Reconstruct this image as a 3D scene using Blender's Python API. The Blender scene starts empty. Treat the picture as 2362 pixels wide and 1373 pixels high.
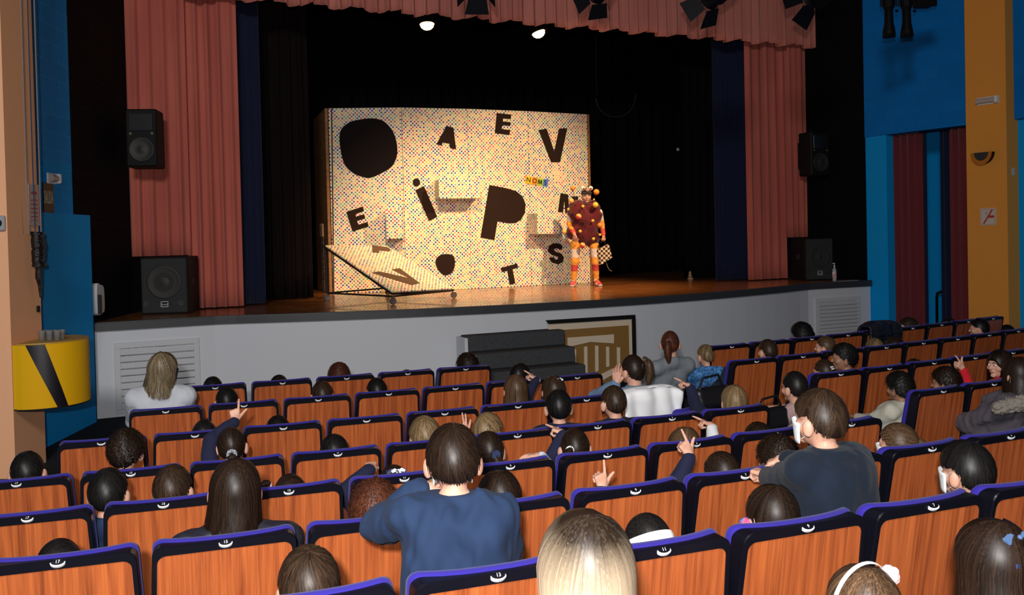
import bpy, math, random
import numpy as np
from mathutils import Vector, Matrix
C = bpy.context.scene.collection
random.seed(7); rng = np.random.default_rng(7)
PI = math.pi

# ---------------------------------------------------------------- camera, world, exposure
FPX, ROLL, PITCH, HC = 2121.667, 0.023312, 0.018564, 2.11657
sc = bpy.context.scene
cam = bpy.data.cameras.new('camera'); cam_o = bpy.data.objects.new('camera', cam); C.objects.link(cam_o)
cam.sensor_fit = 'HORIZONTAL'; cam.sensor_width = 36.0
cam.lens = FPX / 2362 * 36.0
cam.shift_y = -(686.5 - 585) / 2362
cam.clip_start = 0.05; cam.clip_end = 100
cam_o.location = (0, 0, HC)
cam_o.rotation_mode = 'XYZ'
cam_o.matrix_world = Matrix.Translation((0, 0, HC)) @ Matrix.Rotation(PI/2 - PITCH, 4, 'X') @ Matrix.Rotation(-ROLL, 4, 'Z')
sc.camera = cam_o
sc.view_settings.view_transform = 'Standard'; sc.view_settings.look = 'None'
sc.view_settings.gamma = 1; sc.view_settings.use_curve_mapping = False
sc.view_settings.exposure = 0.0
w = bpy.data.worlds.new('world'); sc.world = w; w.use_nodes = True
w.node_tree.nodes['Background'].inputs[0].default_value = (0.75, 0.85, 1.0, 1)
w.node_tree.nodes['Background'].inputs[1].default_value = 0.02

def lamp(name, kind, loc, target, energy, color=(1, 1, 1), **kw):
    l = bpy.data.lights.new(name, kind); l.energy = energy; l.color = color
    for k, v in kw.items(): setattr(l, k, v)
    o = bpy.data.objects.new(name, l); C.objects.link(o); o.location = loc
    d = Vector(target) - Vector(loc); o.rotation_euler = d.to_track_quat('-Z', 'Y').to_euler()
    return o
# the photographer's flash, just above the lens, and an added, unseen area light that evens its falloff
lamp('camera_flash', 'SPOT', (-0.10, -0.35, HC+0.30), (0.2, 7, 0.9), 1180, (1, .97, .95), spot_size=math.radians(112), spot_blend=1.0, shadow_soft_size=0.06)
lamp('bounce_fill', 'AREA', (-1.3, -3.0, 6.6), (-3.6, 12, 2.2), 600, (1, .97, .95), shape='RECTANGLE', size=1.6, size_y=1.2)

# ---------------------------------------------------------------- geometry helpers
def ray(px, py):
    u = px-1181; v = py-585; cr, sr = math.cos(ROLL), math.sin(ROLL)
    X = u*cr - v*sr; Y = u*sr + v*cr
    c, s = math.cos(PITCH), math.sin(PITCH); x = X/FPX; up = -Y/FPX
    return np.array([x, c+up*s, -s+up*c])
CAMP = np.array([0, 0, HC])
def at_z(px, py, z):
    d = ray(px, py); return CAMP + d*((z-HC)/d[2])
def at_y(px, py, y):
    d = ray(px, py); return CAMP + d*(y/d[1])
def on_plane(px, py, P, ang):      # vertical plane through P running along heading ang
    d = ray(px, py); n = np.array([-math.sin(ang), math.cos(ang)])
    return CAMP + d*((n @ np.array(P[:2]))/(n @ d[:2]))
ST_A = math.radians(24.7); ST_O = np.array([0.67, 13.85]); HS = 1.18
def SP(s, t, z=0.0):               # stage coordinates: s along the stage front, t upstage
    c, n = math.cos(ST_A), math.sin(ST_A)
    return np.array([ST_O[0]+s*c-t*n, ST_O[1]+s*n+t*c, z])
def to_st(P):
    c, n = math.cos(ST_A), math.sin(ST_A); dx, dy = P[0]-ST_O[0], P[1]-ST_O[1]
    return dx*c+dy*n, -dx*n+dy*c
def on_st(px, py, t):              # pixel to a point of the plane t = const
    return on_plane(px, py, SP(0, t), ST_A)

def props(o, label=None, cat=None, group=None, kind=None):
    if label: o['label'] = label
    if cat: o['category'] = cat
    if group: o['group'] = group
    if kind: o['kind'] = kind
    return o
def thing(name, label, cat, loc=(0, 0, 0), rotz=0, group=None):
    o = bpy.data.objects.new(name, None); C.objects.link(o); o.empty_display_size = .1
    o.location = [float(a) for a in loc]; o.rotation_euler = (0, 0, rotz)
    return props(o, label, cat, group)
def wverts(vs, par):               # world coordinates -> the local frame of par
    vs = np.asarray(vs, float)
    if par is None: return vs
    r = par.rotation_euler[2]; p = np.array(par.location); q = vs - p
    c, s = math.cos(-r), math.sin(-r)
    out = q.copy(); out[:, 0] = q[:, 0]*c - q[:, 1]*s; out[:, 1] = q[:, 0]*s + q[:, 1]*c
    return out
def mk(name, vf, mat, parent=None, smooth=False, world=False, tone=None):
    vs, fs = vf
    if world and parent is not None: vs = wverts(vs, parent)
    me = bpy.data.meshes.new(name)
    vs = np.asarray(vs, float)
    if isinstance(fs, np.ndarray):
        n = len(fs); k = fs.shape[1]
        me.vertices.add(len(vs)); me.vertices.foreach_set('co', vs.ravel())
        me.loops.add(n*k); me.loops.foreach_set('vertex_index', fs.ravel().astype(np.int32))
        me.polygons.add(n); me.polygons.foreach_set('loop_start', (np.arange(n)*k).astype(np.int32))
        me.update(calc_edges=True)
    else:
        me.from_pydata([tuple(v) for v in vs], [], [tuple(int(i) for i in f) for f in fs]); me.update()
    if smooth: me.polygons.foreach_set('use_smooth', np.ones(len(me.polygons), bool))
    if tone is not None:
        a = me.attributes.new('tone', 'FLOAT', 'POINT'); a.data.foreach_set('value', np.asarray(tone, np.float32))
    if isinstance(mat, (list, tuple)):
        for m in mat: me.materials.append(m)
    elif mat: me.materials.append(mat)
    o = bpy.data.objects.new(name, me); C.objects.link(o)
    if parent is not None: o.parent = parent
    return o
def struct(name, vf, mat, **k):
    o = mk(name, vf, mat, **k); o['kind'] = 'structure'; return o
def cat_(*ms):                     # concatenate (verts, faces) pairs
    V, F, n = [], [], 0
    for v, f in ms:
        V += [tuple(a) for a in v]; F += [tuple(i+n for i in g) for g in f]; n += len(v)
    return V, F
def xf(vf, M):
    v, f = vf; M = np.array(M); v = np.asarray(v, float); return v @ M[:3, :3].T + M[:3, 3], f
def box(x0, x1, y0, y1, z0, z1):
    v = [(x, y, z) for z in (z0, z1) for y in (y0, y1) for x in (x0, x1)]
    return v, [(0, 2, 3, 1), (4, 5, 7, 6), (0, 1, 5, 4), (2, 6, 7, 3), (0, 4, 6, 2), (1, 3, 7, 5)]
def bbox(x0, x1, y0, y1, z0, z1, b=.01):   # box with chamfered edges
    V, F = [], []
    xs, ys, zs = (x0, x1), (y0, y1), (z0, z1)
    idx = {}
    for i in range(2):
        for j in range(2):
            for k in range(2):
                sx, sy, sz = 1-2*i, 1-2*j, 1-2*k
                for ax in range(3):
                    p = [xs[i], ys[j], zs[k]]
                    for a2, sg in ((0, sx), (1, sy), (2, sz)):
                        if a2 != ax: p[a2] += sg*b
                    idx[(i, j, k, ax)] = len(V); V.append(tuple(p))
    g = lambda i, j, k, ax: idx[(i, j, k, ax)]
    # vertex (ax) lies on the two faces... each corner has three vertices, one per axis along which it is NOT inset
    for i in range(2): F.append((g(i,0,0,0), g(i,1,0,0), g(i,1,1,0), g(i,0,1,0)))
    for j in range(2): F.append((g(0,j,0,1), g(1,j,0,1), g(1,j,1,1), g(0,j,1,1)))
    for k in range(2): F.append((g(0,0,k,2), g(1,0,k,2), g(1,1,k,2), g(0,1,k,2)))
    for j in range(2):
        for k in range(2): F.append((g(0,j,k,1), g(1,j,k,1), g(1,j,k,2), g(0,j,k,2)))
    for i in range(2):
        for k in range(2): F.append((g(i,0,k,0), g(i,1,k,0), g(i,1,k,2), g(i,0,k,2)))
    for i in range(2):
        for j in range(2): F.append((g(i,j,0,0), g(i,j,1,0), g(i,j,1,1), g(i,j,0,1)))
    for i in range(2):
        for j in range(2):
            for k in range(2): F.append((g(i,j,k,0), g(i,j,k,1), g(i,j,k,2)))
    c = np.mean(V, 0); Vn = np.array(V)
    out = []
    for f in F:
        p = Vn[list(f)]; n = np.cross(p[1]-p[0], p[2]-p[0])
        out.append(f if n @ (p.mean(0)-c) > 0 else f[::-1])
    return V, out
def tube(pts, r, n=8, closed=False, caps=True):
    pts = [np.array(p, float) for p in pts]; rs = r if hasattr(r, '__len__') else [r]*len(pts)
    V, F = [], []; up = np.array([0, 0, 1.0]); m = len(pts); u = None
    for i, p in enumerate(pts):
        a = pts[(i-1) % m] if (closed or i > 0) else p
        b = pts[(i+1) % m] if (closed or i < m-1) else p
        t = b-a; t = t/(np.linalg.norm(t)+1e-12)
        if u is None:
            u = np.cross(t, up)
            if np.linalg.norm(u) < 1e-3: u = np.cross(t, (1, 0, 0))
        u = u - t*(u @ t); u = u/(np.linalg.norm(u)+1e-12); v = np.cross(t, u)
        for k in range(n):
            a_ = 2*PI*k/n; V.append(tuple(p + rs[i]*(math.cos(a_)*u + math.sin(a_)*v)))
    for i in range(m if closed else m-1):
        for k in range(n):
            a0, a1 = i*n+k, i*n+(k+1) % n; b0, b1 = ((i+1) % m)*n+k, ((i+1) % m)*n+(k+1) % n
            F.append((a0, a1, b1, b0))
    if caps and not closed: F += [tuple(range(n))[::-1], tuple((m-1)*n+k for k in range(n))]
    return V, F
def lathe(prof, n=20, c=(0, 0, 0)):      # profile (r, z)
    V, F = [], []
    for r, z in prof:
        for k in range(n): V.append((c[0]+r*math.cos(2*PI*k/n), c[1]+r*math.sin(2*PI*k/n), c[2]+z))
    for i in range(len(prof)-1):
        for k in range(n): F.append((i*n+k, i*n+(k+1) % n, (i+1)*n+(k+1) % n, (i+1)*n+k))
    F += [tuple(range(n))[::-1], tuple((len(prof)-1)*n+k for k in range(n))]
    return V, F
def prism(poly, off):               # planar polygon (3-D points) pushed along off
    n = len(poly); off = np.array(off, float)
    V = [tuple(p) for p in poly] + [tuple(np.array(p)+off) for p in poly]
    return V, [tuple(range(n))[::-1], tuple(range(n, 2*n))] + [(i, (i+1) % n, n+(i+1) % n, n+i) for i in range(n)]
def quadwall(a, b, z0, z1, th=0.0, ang=None):  # vertical slab between plan points a and b, thickened away from the room
    a, b = np.array(a[:2], float), np.array(b[:2], float)
    d = (b-a)/np.linalg.norm(b-a); n = np.array([-d[1], d[0]])*th
    P = [a, b, b+n, a+n]
    return [(p[0], p[1], z) for z in (z0, z1) for p in P], [(0,3,2,1),(4,5,6,7),(0,1,5,4),(1,2,6,5),(2,3,7,6),(3,0,4,7)]
def text_mesh(s, size, ext=.002, cache={}):
    k = (s, size, ext)
    if k not in cache:
        cu = bpy.data.curves.new('t', 'FONT'); cu.body = s; cu.size = size; cu.extrude = ext; cu.align_x = 'CENTER'; cu.align_y = 'CENTER'; cu.offset = size*.003
        o = bpy.data.objects.new('t', cu); C.objects.link(o)
        me = bpy.data.meshes.new_from_object(o.evaluated_get(bpy.context.evaluated_depsgraph_get()))
        cache[k] = ([tuple(v.co) for v in me.vertices], [tuple(p.vertices) for p in me.polygons])
        bpy.data.objects.remove(o); bpy.data.meshes.remove(me)
    return cache[k]
def frame_M(P, X, Y):               # matrix with origin P and axes X, Y, X x Y
    X = Vector(X).normalized(); Y = Vector(Y); Z = X.cross(Y).normalized(); Y = Z.cross(X)
    return Matrix(((X.x, Y.x, Z.x, P[0]), (X.y, Y.y, Z.y, P[1]), (X.z, Y.z, Z.z, P[2]), (0, 0, 0, 1)))

# ---------------------------------------------------------------- materials
MC = {}
def mat(name, col, rough=.6, metal=0, spec=.5, sheen=0, coat=0, bump=None, var=None, emit=None, trans=0, alpha=1):
    if name in MC: return MC[name]
    m = bpy.data.materials.new(name); m.use_nodes = True; nt = m.node_tree; b = nt.nodes['Principled BSDF']
    b.inputs['Base Color'].default_value = (*col, 1); b.inputs['Roughness'].default_value = rough
    b.inputs['Metallic'].default_value = metal; b.inputs['Specular IOR Level'].default_value = spec
    b.inputs['Sheen Weight'].default_value = sheen; b.inputs['Coat Weight'].default_value = coat
    b.inputs['Transmission Weight'].default_value = trans
    if emit: b.inputs['Emission Color'].default_value = (*emit[:3], 1); b.inputs['Emission Strength'].default_value = emit[3]
    if var or bump:
        tc = nt.nodes.new('ShaderNodeTexCoord')
    if var:       # (scale xyz, colour2, detail)
        mp = nt.nodes.new('ShaderNodeMapping'); mp.inputs['Scale'].default_value = var[0]
        nz = nt.nodes.new('ShaderNodeTexNoise'); nz.inputs['Scale'].default_value = 1; nz.inputs['Detail'].default_value = var[2] if len(var) > 2 else 3
        mx = nt.nodes.new('ShaderNodeValToRGB'); mx.color_ramp.elements[0].position = .35; mx.color_ramp.elements[1].position = .65
        mx.color_ramp.elements[0].color = (*col, 1); mx.color_ramp.elements[1].color = (*var[1], 1)
        nt.links.new(tc.outputs['Object'], mp.inputs[0]); nt.links.new(mp.outputs[0], nz.inputs[0]); nt.links.new(nz.outputs[0], mx.inputs[0]); nt.links.new(mx.outputs[0], b.inputs['Base Color'])
    if bump:      # (scale xyz, strength, distance)
        mp = nt.nodes.new('ShaderNodeMapping'); mp.inputs['Scale'].default_value = bump[0]
        nz = nt.nodes.new('ShaderNodeTexNoise'); nz.inputs['Scale'].default_value = 1; nz.inputs['Detail'].default_value = 4
        bp = nt.nodes.new('ShaderNodeBump'); bp.inputs['Strength'].default_value = bump[1]; bp.inputs['Distance'].default_value = bump[2]
        nt.links.new(tc.outputs['Object'], mp.inputs[0]); nt.links.new(mp.outputs[0], nz.inputs[0]); nt.links.new(nz.outputs[0], bp.inputs['Height']); nt.links.new(bp.outputs[0], b.inputs['Normal'])
    MC[name] = m; return m
def nodes_of(m): return m.node_tree, m.node_tree.nodes['Principled BSDF']
def mnode(nt, op, a, b=None):
    n = nt.nodes.new('ShaderNodeMath'); n.operation = op
    for i, v in enumerate((a, b)):
        if v is None: continue
        if isinstance(v, (int, float)): n.inputs[i].default_value = v
        else: nt.links.new(v, n.inputs[i])
    return n.outputs[0]

def block_mat(name, col, rough, ang, joint, bw=.4, bh=.2, bumpd=.01, spec=.3):   # painted concrete blocks on a wall running along heading ang
    m = mat(name, col, rough, spec=spec); nt, b = nodes_of(m)
    tc = nt.nodes.new('ShaderNodeTexCoord'); mp = nt.nodes.new('ShaderNodeMapping'); mp.vector_type = 'POINT'
    nt.links.new(tc.outputs['Object'], mp.inputs[0]); mp.inputs['Rotation'].default_value = (0, 0, -ang)
    sx = nt.nodes.new('ShaderNodeSeparateXYZ'); cx = nt.nodes.new('ShaderNodeCombineXYZ')
    nt.links.new(mp.outputs[0], sx.inputs[0]); nt.links.new(sx.outputs[0], cx.inputs[0]); nt.links.new(sx.outputs[2], cx.inputs[1])
    br = nt.nodes.new('ShaderNodeTexBrick'); nt.links.new(cx.outputs[0], br.inputs[0])
    br.inputs['Scale'].default_value = 1; br.inputs['Brick Width'].default_value = bw; br.inputs['Row Height'].default_value = bh
    br.inputs['Mortar Size'].default_value = .006; br.inputs['Mortar Smooth'].default_value = .3
    br.inputs['Color1'].default_value = (*col, 1); br.inputs['Color2'].default_value = tuple(c*.9 for c in col)+(1,); br.inputs['Mortar'].default_value = (*joint, 1)
    nt.links.new(br.outputs['Color'], b.inputs['Base Color'])
    nz = nt.nodes.new('ShaderNodeTexNoise'); nz.inputs['Scale'].default_value = 60; nt.links.new(tc.outputs['Object'], nz.inputs[0])
    h = mnode(nt, 'SUBTRACT', mnode(nt, 'MULTIPLY', nz.outputs[0], .3), br.outputs['Fac'])
    bp = nt.nodes.new('ShaderNodeBump'); bp.inputs['Strength'].default_value = .6; bp.inputs['Distance'].default_value = bumpd
    nt.links.new(h, bp.inputs['Height']); nt.links.new(bp.outputs[0], b.inputs['Normal'])
    return m

def dots_mat(name, p=.072, base=(.80, .76, .66)):       # cream board printed with staggered little coloured squares
    m = mat(name, base, .55, spec=.3); nt, b = nodes_of(m)
    tc = nt.nodes.new('ShaderNodeTexCoord'); sx = nt.nodes.new('ShaderNodeSeparateXYZ'); nt.links.new(tc.outputs['UV'], sx.inputs[0])
    col = None; masks = []
    for off in (0.0, .5):
        ux = mnode(nt, 'ADD', mnode(nt, 'DIVIDE', sx.outputs[0], p), off); uz = mnode(nt, 'ADD', mnode(nt, 'DIVIDE', sx.outputs[1], p), off)
        fx = mnode(nt, 'ABSOLUTE', mnode(nt, 'SUBTRACT', mnode(nt, 'FRACT', ux), .5)); fz = mnode(nt, 'ABSOLUTE', mnode(nt, 'SUBTRACT', mnode(nt, 'FRACT', uz), .5))
        mask = mnode(nt, 'LESS_THAN', mnode(nt, 'MAXIMUM', fx, fz), .215)
        cx = nt.nodes.new('ShaderNodeCombineXYZ'); nt.links.new(mnode(nt, 'FLOOR', ux), cx.inputs[0]); nt.links.new(mnode(nt, 'FLOOR', uz), cx.inputs[1]); cx.inputs[2].default_value = off*7
        wn = nt.nodes.new('ShaderNodeTexWhiteNoise'); nt.links.new(cx.outputs[0], wn.inputs[0])
        rp = nt.nodes.new('ShaderNodeValToRGB'); rp.color_ramp.interpolation = 'CONSTANT'
        cols = [(0, (.03, .03, .20)), (.24, (.74, .34, .05)), (.38, (.48, .05, .03)), (.60, (.78, .50, .05)), (.76, (.17, .36, .10))]
        el = rp.color_ramp.elements
        while len(el) < len(cols): el.new(.5)
        for e, (ps, cc) in zip(el, cols): e.position = ps; e.color = (*cc, 1)
        nt.links.new(wn.outputs['Value'], rp.inputs[0]); masks.append((mask, rp.outputs[0]))
    prev = None
    for mask, cc in masks:
        mx = nt.nodes.new('ShaderNodeMix'); mx.data_type = 'RGBA'; nt.links.new(mask, mx.inputs[0])
        if prev is None: mx.inputs[6].default_value = (*base, 1)
        else: nt.links.new(prev, mx.inputs[6])
        nt.links.new(cc, mx.inputs[7]); prev = mx.outputs[2]
    nt.links.new(prev, b.inputs['Base Color']); return m

def wood_mat():
    m = mat('seat_wood', (.4, .13, .04), .32, spec=.45, coat=.15); nt, b = nodes_of(m)
    tc = nt.nodes.new('ShaderNodeTexCoord'); oi = nt.nodes.new('ShaderNodeObjectInfo')
    ad = nt.nodes.new('ShaderNodeVectorMath'); ad.operation = 'ADD'
    sc_ = nt.nodes.new('ShaderNodeVectorMath'); sc_.operation = 'SCALE'; sc_.inputs[0].default_value = (7, 0, 3); nt.links.new(oi.outputs['Random'], sc_.inputs['Scale'])
    nt.links.new(tc.outputs['Object'], ad.inputs[0]); nt.links.new(sc_.outputs[0], ad.inputs[1])
    outs = []
    for scl in ((38, 1, 1.3), (150, 1, 4)):
        mp = nt.nodes.new('ShaderNodeMapping'); mp.inputs['Scale'].default_value = scl; nt.links.new(ad.outputs[0], mp.inputs[0])
        nz = nt.nodes.new('ShaderNodeTexNoise'); nz.inputs['Scale'].default_value = 1; nz.inputs['Detail'].default_value = 3; nt.links.new(mp.outputs[0], nz.inputs[0]); outs.append(nz.outputs[0])
    f = mnode(nt, 'ADD', mnode(nt, 'MULTIPLY', outs[0], .65), mnode(nt, 'MULTIPLY', outs[1], .35))
    rp = nt.nodes.new('ShaderNodeValToRGB'); e = rp.color_ramp.elements
    e[0].position = .36; e[0].color = (.225, .050, .015, 1); e[1].position = .66; e[1].color = (.51, .134, .035, 1)
    e.new(.5).color = (.37, .089, .025, 1)
    nt.links.new(f, rp.inputs[0]); nt.links.new(rp.outputs[0], b.inputs['Base Color']); return m

M_wood = wood_mat()
M_black = mat('black_plastic', (.004, .004, .008), .34, spec=.4)
M_velvet = mat('blue_velvet', (.030, .020, .27), .85, spec=.15, sheen=.08, bump=((300, 300, 300), .3, .001))
M_matblack = mat('matt_black', (.004, .004, .005), .7, spec=.25)
M_iron = mat('black_iron', (.012, .01, .01), .5, metal=.3)
M_white = mat('white_plastic', (.75, .76, .78), .4)
M_chrome = mat('bright_metal', (.6, .6, .6), .25, metal=1)
M_fascia = mat('grey_fascia_paint', (.66, .68, .72), .6, spec=.3, bump=((180, 180, 180), .15, .001))
M_fascia2 = mat('vent_paint', (.60, .61, .63), .5, spec=.3)
M_orange = mat('orange_wall_paint', (.92, .46, .24), .7, spec=.2, bump=((120, 120, 120), .25, .002))
M_ochre = mat('ochre_wall_paint', (.80, .33, .055), .7, spec=.2, bump=((120, 120, 120), .25, .002))
M_carpet = mat('dark_carpet', (.014, .017, .021), .95, spec=.1, bump=((260, 60, 60), .8, .004), var=((90, 14, 14), (.026, .030, .036)))
M_stepcarpet = mat('step_carpet', (.055, .058, .062), .97, spec=.05, bump=((300, 300, 300), .8, .003), var=((60, 60, 60), (.075, .078, .082)))
M_red = mat('red_velvet', (.54, .14, .10), .85, spec=.15, sheen=.1, bump=((60, 60, 10), .25, .004), var=((3, 3, .5), (.44, .105, .078)))
M_wine = mat('wine_velvet', (.16, .026, .032), .85, spec=.1, sheen=.2)
M_navy = mat('navy_velvet', (.010, .014, .042), .85, spec=.1, sheen=.1)
M_bcurt = mat('black_serge', (.0045, .0035, .005), .9, spec=.05)
M_blue = mat('blue_wall_paint', (.003, .34, .84), .7, spec=.12, bump=((90, 90, 90), .2, .002))
A_L = math.radians(90+3.2); A_R = math.radians(90+32.2)
M_blockblue = block_mat('blue_painted_blocks', (.014, .29, .80), .7, A_L, (.03, .38, .86), spec=.12)
M_blockblue2 = block_mat('bright_blue_blocks', (.004, .33, .86), .7, A_L, (.02, .40, .9), spec=.12)
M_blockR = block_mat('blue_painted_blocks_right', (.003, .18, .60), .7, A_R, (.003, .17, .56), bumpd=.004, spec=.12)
M_blockblack = block_mat('black_painted_blocks', (.004, .0035, .0045), .8, A_L, (.010, .009, .010), spec=.1)
M_yellow = mat('yellow_paint', (.80, .42, .005), .6, spec=.12)
M_stagelip = mat('stage_lip_paint', (.035, .038, .043), .5, bump=((60, 60, 60), .2, .002))
# stage boards: warm dark varnished planks
M_boards = mat('stage_boards', (.12, .05, .02), .22, spec=.5, coat=.3)
nt, b_ = nodes_of(M_boards); tc = nt.nodes.new('ShaderNodeTexCoord')
br = nt.nodes.new('ShaderNodeTexBrick'); br.inputs['Scale'].default_value = 1; br.inputs['Brick Width'].default_value = 2.4; br.inputs['Row Height'].default_value = 1.2; br.inputs['Mortar Size'].default_value = .004
br.inputs['Color1'].default_value = (.34, .125, .034, 1); br.inputs['Color2'].default_value = (.28, .098, .026, 1); br.inputs['Mortar'].default_value = (.03, .015, .01, 1)
mp = nt.nodes.new('ShaderNodeMapping'); mp.inputs['Scale'].default_value = (3, 30, 1); nz = nt.nodes.new('ShaderNodeTexNoise'); nz.inputs['Scale'].default_value = 1; nz.inputs['Detail'].default_value = 5
nt.links.new(tc.outputs['Object'], br.inputs[0]); nt.links.new(tc.outputs['Object'], mp.inputs[0]); nt.links.new(mp.outputs[0], nz.inputs[0])
mx = nt.nodes.new('ShaderNodeMix'); mx.data_type = 'RGBA'; mx.blend_type = 'MULTIPLY'; mx.inputs[0].default_value = .5
nt.links.new(br.outputs[0], mx.inputs[6]); nt.links.new(nz.outputs[0], mx.inputs[7]); nt.links.new(mx.outputs[2], b_.inputs['Base Color'])
nz2 = nt.nodes.new('ShaderNodeTexNoise'); nz2.inputs['Scale'].default_value = 2.5; nt.links.new(tc.outputs['Object'], nz2.inputs[0])
nt.links.new(mnode(nt, 'ADD', mnode(nt, 'MULTIPLY', nz2.outputs[0], .2), .16), b_.inputs['Roughness'])
M_dots = dots_mat('dotted_board', .0655); M_dots2 = dots_mat('dotted_box', p=.0655)
M_letter = mat('dark_letter_felt', (.022, .012, .009), .9, spec=.1)

# ---------------------------------------------------------------- seats: geometry of the rows (concentric arcs)
ROW_C = np.array([-13.27490, 40.27568]); W = .55
ROWS = {'A': (34.311, .319, .905), 'B': (35.247, .309, .896), 'C': (36.21, .300, .892), 'D': (37.108, .292, .891), 'E': (38.007, .298, .945), 'F': (38.941, .305, 1.031), 'G': (39.846, .338, 1.116),
        'r1': (34.65, .463, .950), 'r2': (35.583, .449, .946), 'r3': (36.509, .451, .940), 'r4': (37.44, None, .93)}
def row_ang(P): return math.atan2(P[0]-ROW_C[0], ROW_C[1]-P[1])
def on_row(px, py, R):             # ray meets the upright cylinder of radius R about the row centre
    d = ray(px, py); o = CAMP[:2]-ROW_C
    a = d[:2] @ d[:2]; b = 2*(o @ d[:2]); c = o @ o - R*R; q = math.sqrt(max(b*b-4*a*c, 0))
    ts = [t for t in ((-b-q)/(2*a), (-b+q)/(2*a)) if t > 0.3]
    return CAMP + d*min(ts)
def floor_z(P):                    # the floor is level near the stage and rises under the nearer rows
    R = math.hypot(P[0]-ROW_C[0], P[1]-ROW_C[1])
    return float(np.interp(R, [37.3, 38.2, 39.0, 39.9, 41.5, 45], [0, .035, .12, .205, .36, .6])) if P[0] < 6 else 0.0

# ---------------------------------------------------------------- the room
# floor as a grid that follows floor_z
xs = np.linspace(-9, 13, 45); ys = np.linspace(-3, 20, 47)
V = [(x, y, floor_z((x, y))) for y in ys for x in xs]; F = [(j*45+i, j*45+i+1, (j+1)*45+i+1, (j+1)*45+i) for j in range(46) for i in range(44)]
struct('floor', (V, F), M_carpet, smooth=True)
WL0 = at_z(228, 962, 0)[:2]                     # foot of the left wall at the stage corner
dL = np.array([math.cos(A_L), math.sin(A_L)])
def WL(a): return WL0 + dL*a                    # a metres upstage along the left wall
WR0 = SP(6.36, 0)[:2] ; dR = np.array([math.cos(A_R), math.sin(A_R)])
def WR(a): return WR0 + dR*a
def left_a(px):                                 # distance along the left wall at image column px
    P = on_plane(px, 560, WL0, A_L); return float((P[:2]-WL0) @ dL)
aB = left_a(171); aB2 = left_a(94)
M_blockblack.node_tree  # black blocks from the stage back to the blue part
struct('wall_left', quadwall(WL(2.6), WL(aB), -.1, 8.2, -.25), M_blockblack)
zc = on_plane(140, 374, WL0, A_L)[2]
struct('wall_left_blue', quadwall(WL(aB), WL(aB2-3.2), zc, 8.2, -.25), M_blockblue)
struct('wall_left_blue_lower', quadwall(WL(aB), WL(aB2-3.2), -.1, zc, -.25), M_blockblue2)
# the bright blue boxed-in duct in front of the lower wall
aD = left_a(190)
P0 = WL(aD); nL = np.array([dL[1], -dL[0]])     # towards the room
if nL[0] < 0: nL = -nL
zD = on_plane(185, 497, P0, A_L)[2]
d_ = [P0+nL*.001, P0+nL*.10, P0-dL*2.0+nL*.10, P0-dL*2.0+nL*.001]
struct('wall_left_duct', prism([(p[0], p[1], -.02) for p in d_], (0, 0, zD+.02)), M_blue)
# left column
Pc = at_z(36, 1092, .05)[:2]; 
colx0 = Pc[0]; far = on_plane(101, 900, (Pc[0], Pc[1]), A_L)
cd = [Pc, far[:2], far[:2]-np.array([1.5, 0]), Pc-np.array([1.5, 0])]
struct('wall_left_column', prism([(p[0], p[1], -.1) for p in cd], (0, 0, 8.3)), M_orange)
# right wall: blue upper part over a curtained passage
zR = 3.755
def right_a(px): P = on_plane(px, 300, WR0, A_R); return float((P[:2]-WR0) @ dR)
nR = np.array([-dR[1], dR[0]]); 
if nR[0] < 0: nR = -nR                           # away from the room
aC0, aC1 = right_a(2231), right_a(2318); aE = right_a(1994)
struct('wall_right', quadwall(WR(2.2), WR(aE), -.1, 8.2, -.25) if False else prism([(*WR(2.2), -.1), (*WR(aE), -.1), (*(WR(aE)+nR*.25), -.1), (*(WR(2.2)+nR*.25), -.1)], (0, 0, 8.3)), mat('black_paint_right', (.003, .003, .004), .85, spec=.1))
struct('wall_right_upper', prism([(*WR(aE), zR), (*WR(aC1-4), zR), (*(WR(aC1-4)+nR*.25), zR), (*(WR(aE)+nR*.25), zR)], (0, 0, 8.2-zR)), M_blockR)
bk = nR*.12
aP = right_a(2042)
struct('wall_right_pier', prism([(*(WR(aE)+nR*.02), -.1), (*(WR(aP)+nR*.02), -.1), (*(WR(aP)+bk*3), -.1), (*(WR(aE)+bk*3), -.1)], (0, 0, zR+.1-.003)), M_blue)
struct('wall_right_passage', prism([(*(WR(aE)+nR*1.6), -.1), (*(WR(aC1-4)+nR*1.6), -.1), (*(WR(aC1-4)+nR*1.8), -.1), (*(WR(aE)+nR*1.8), -.1)], (0, 0, 8.3)), M_blue)
cw = [WR(aC0)-nR*.22, WR(aC1)-nR*.22, WR(aC1)+nR*.5, WR(aC0)+nR*.5]
Pq = on_plane(2231, 500, WR(aC0)-nR*.22, A_R); Pq2 = on_plane(2324, 500, WR(aC0)-nR*.22, A_R)
cw = [Pq[:2], Pq2[:2], Pq2[:2]+nR*.8, Pq[:2]+nR*.8]
struct('wall_right_column', prism([(p[0], p[1], -.1) for p in cw], (0, 0, 8.3)), M_ochre)
struct('wall_right_lower', prism([(*(WR(aC1-.0)+nR*.1), -.1), (*(WR(aC1-4)+nR*.1), -.1), (*(WR(aC1-4)+nR*.3), -.1), (*(WR(aC1)+nR*.3), -.1)], (0, 0, zR+.1-.004)), M_blue)
struct('ceiling', box(-9, 16, -4, 26, 8.2, 8.4), mat('dark_ceiling', (.02, .02, .022), .9))

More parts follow.
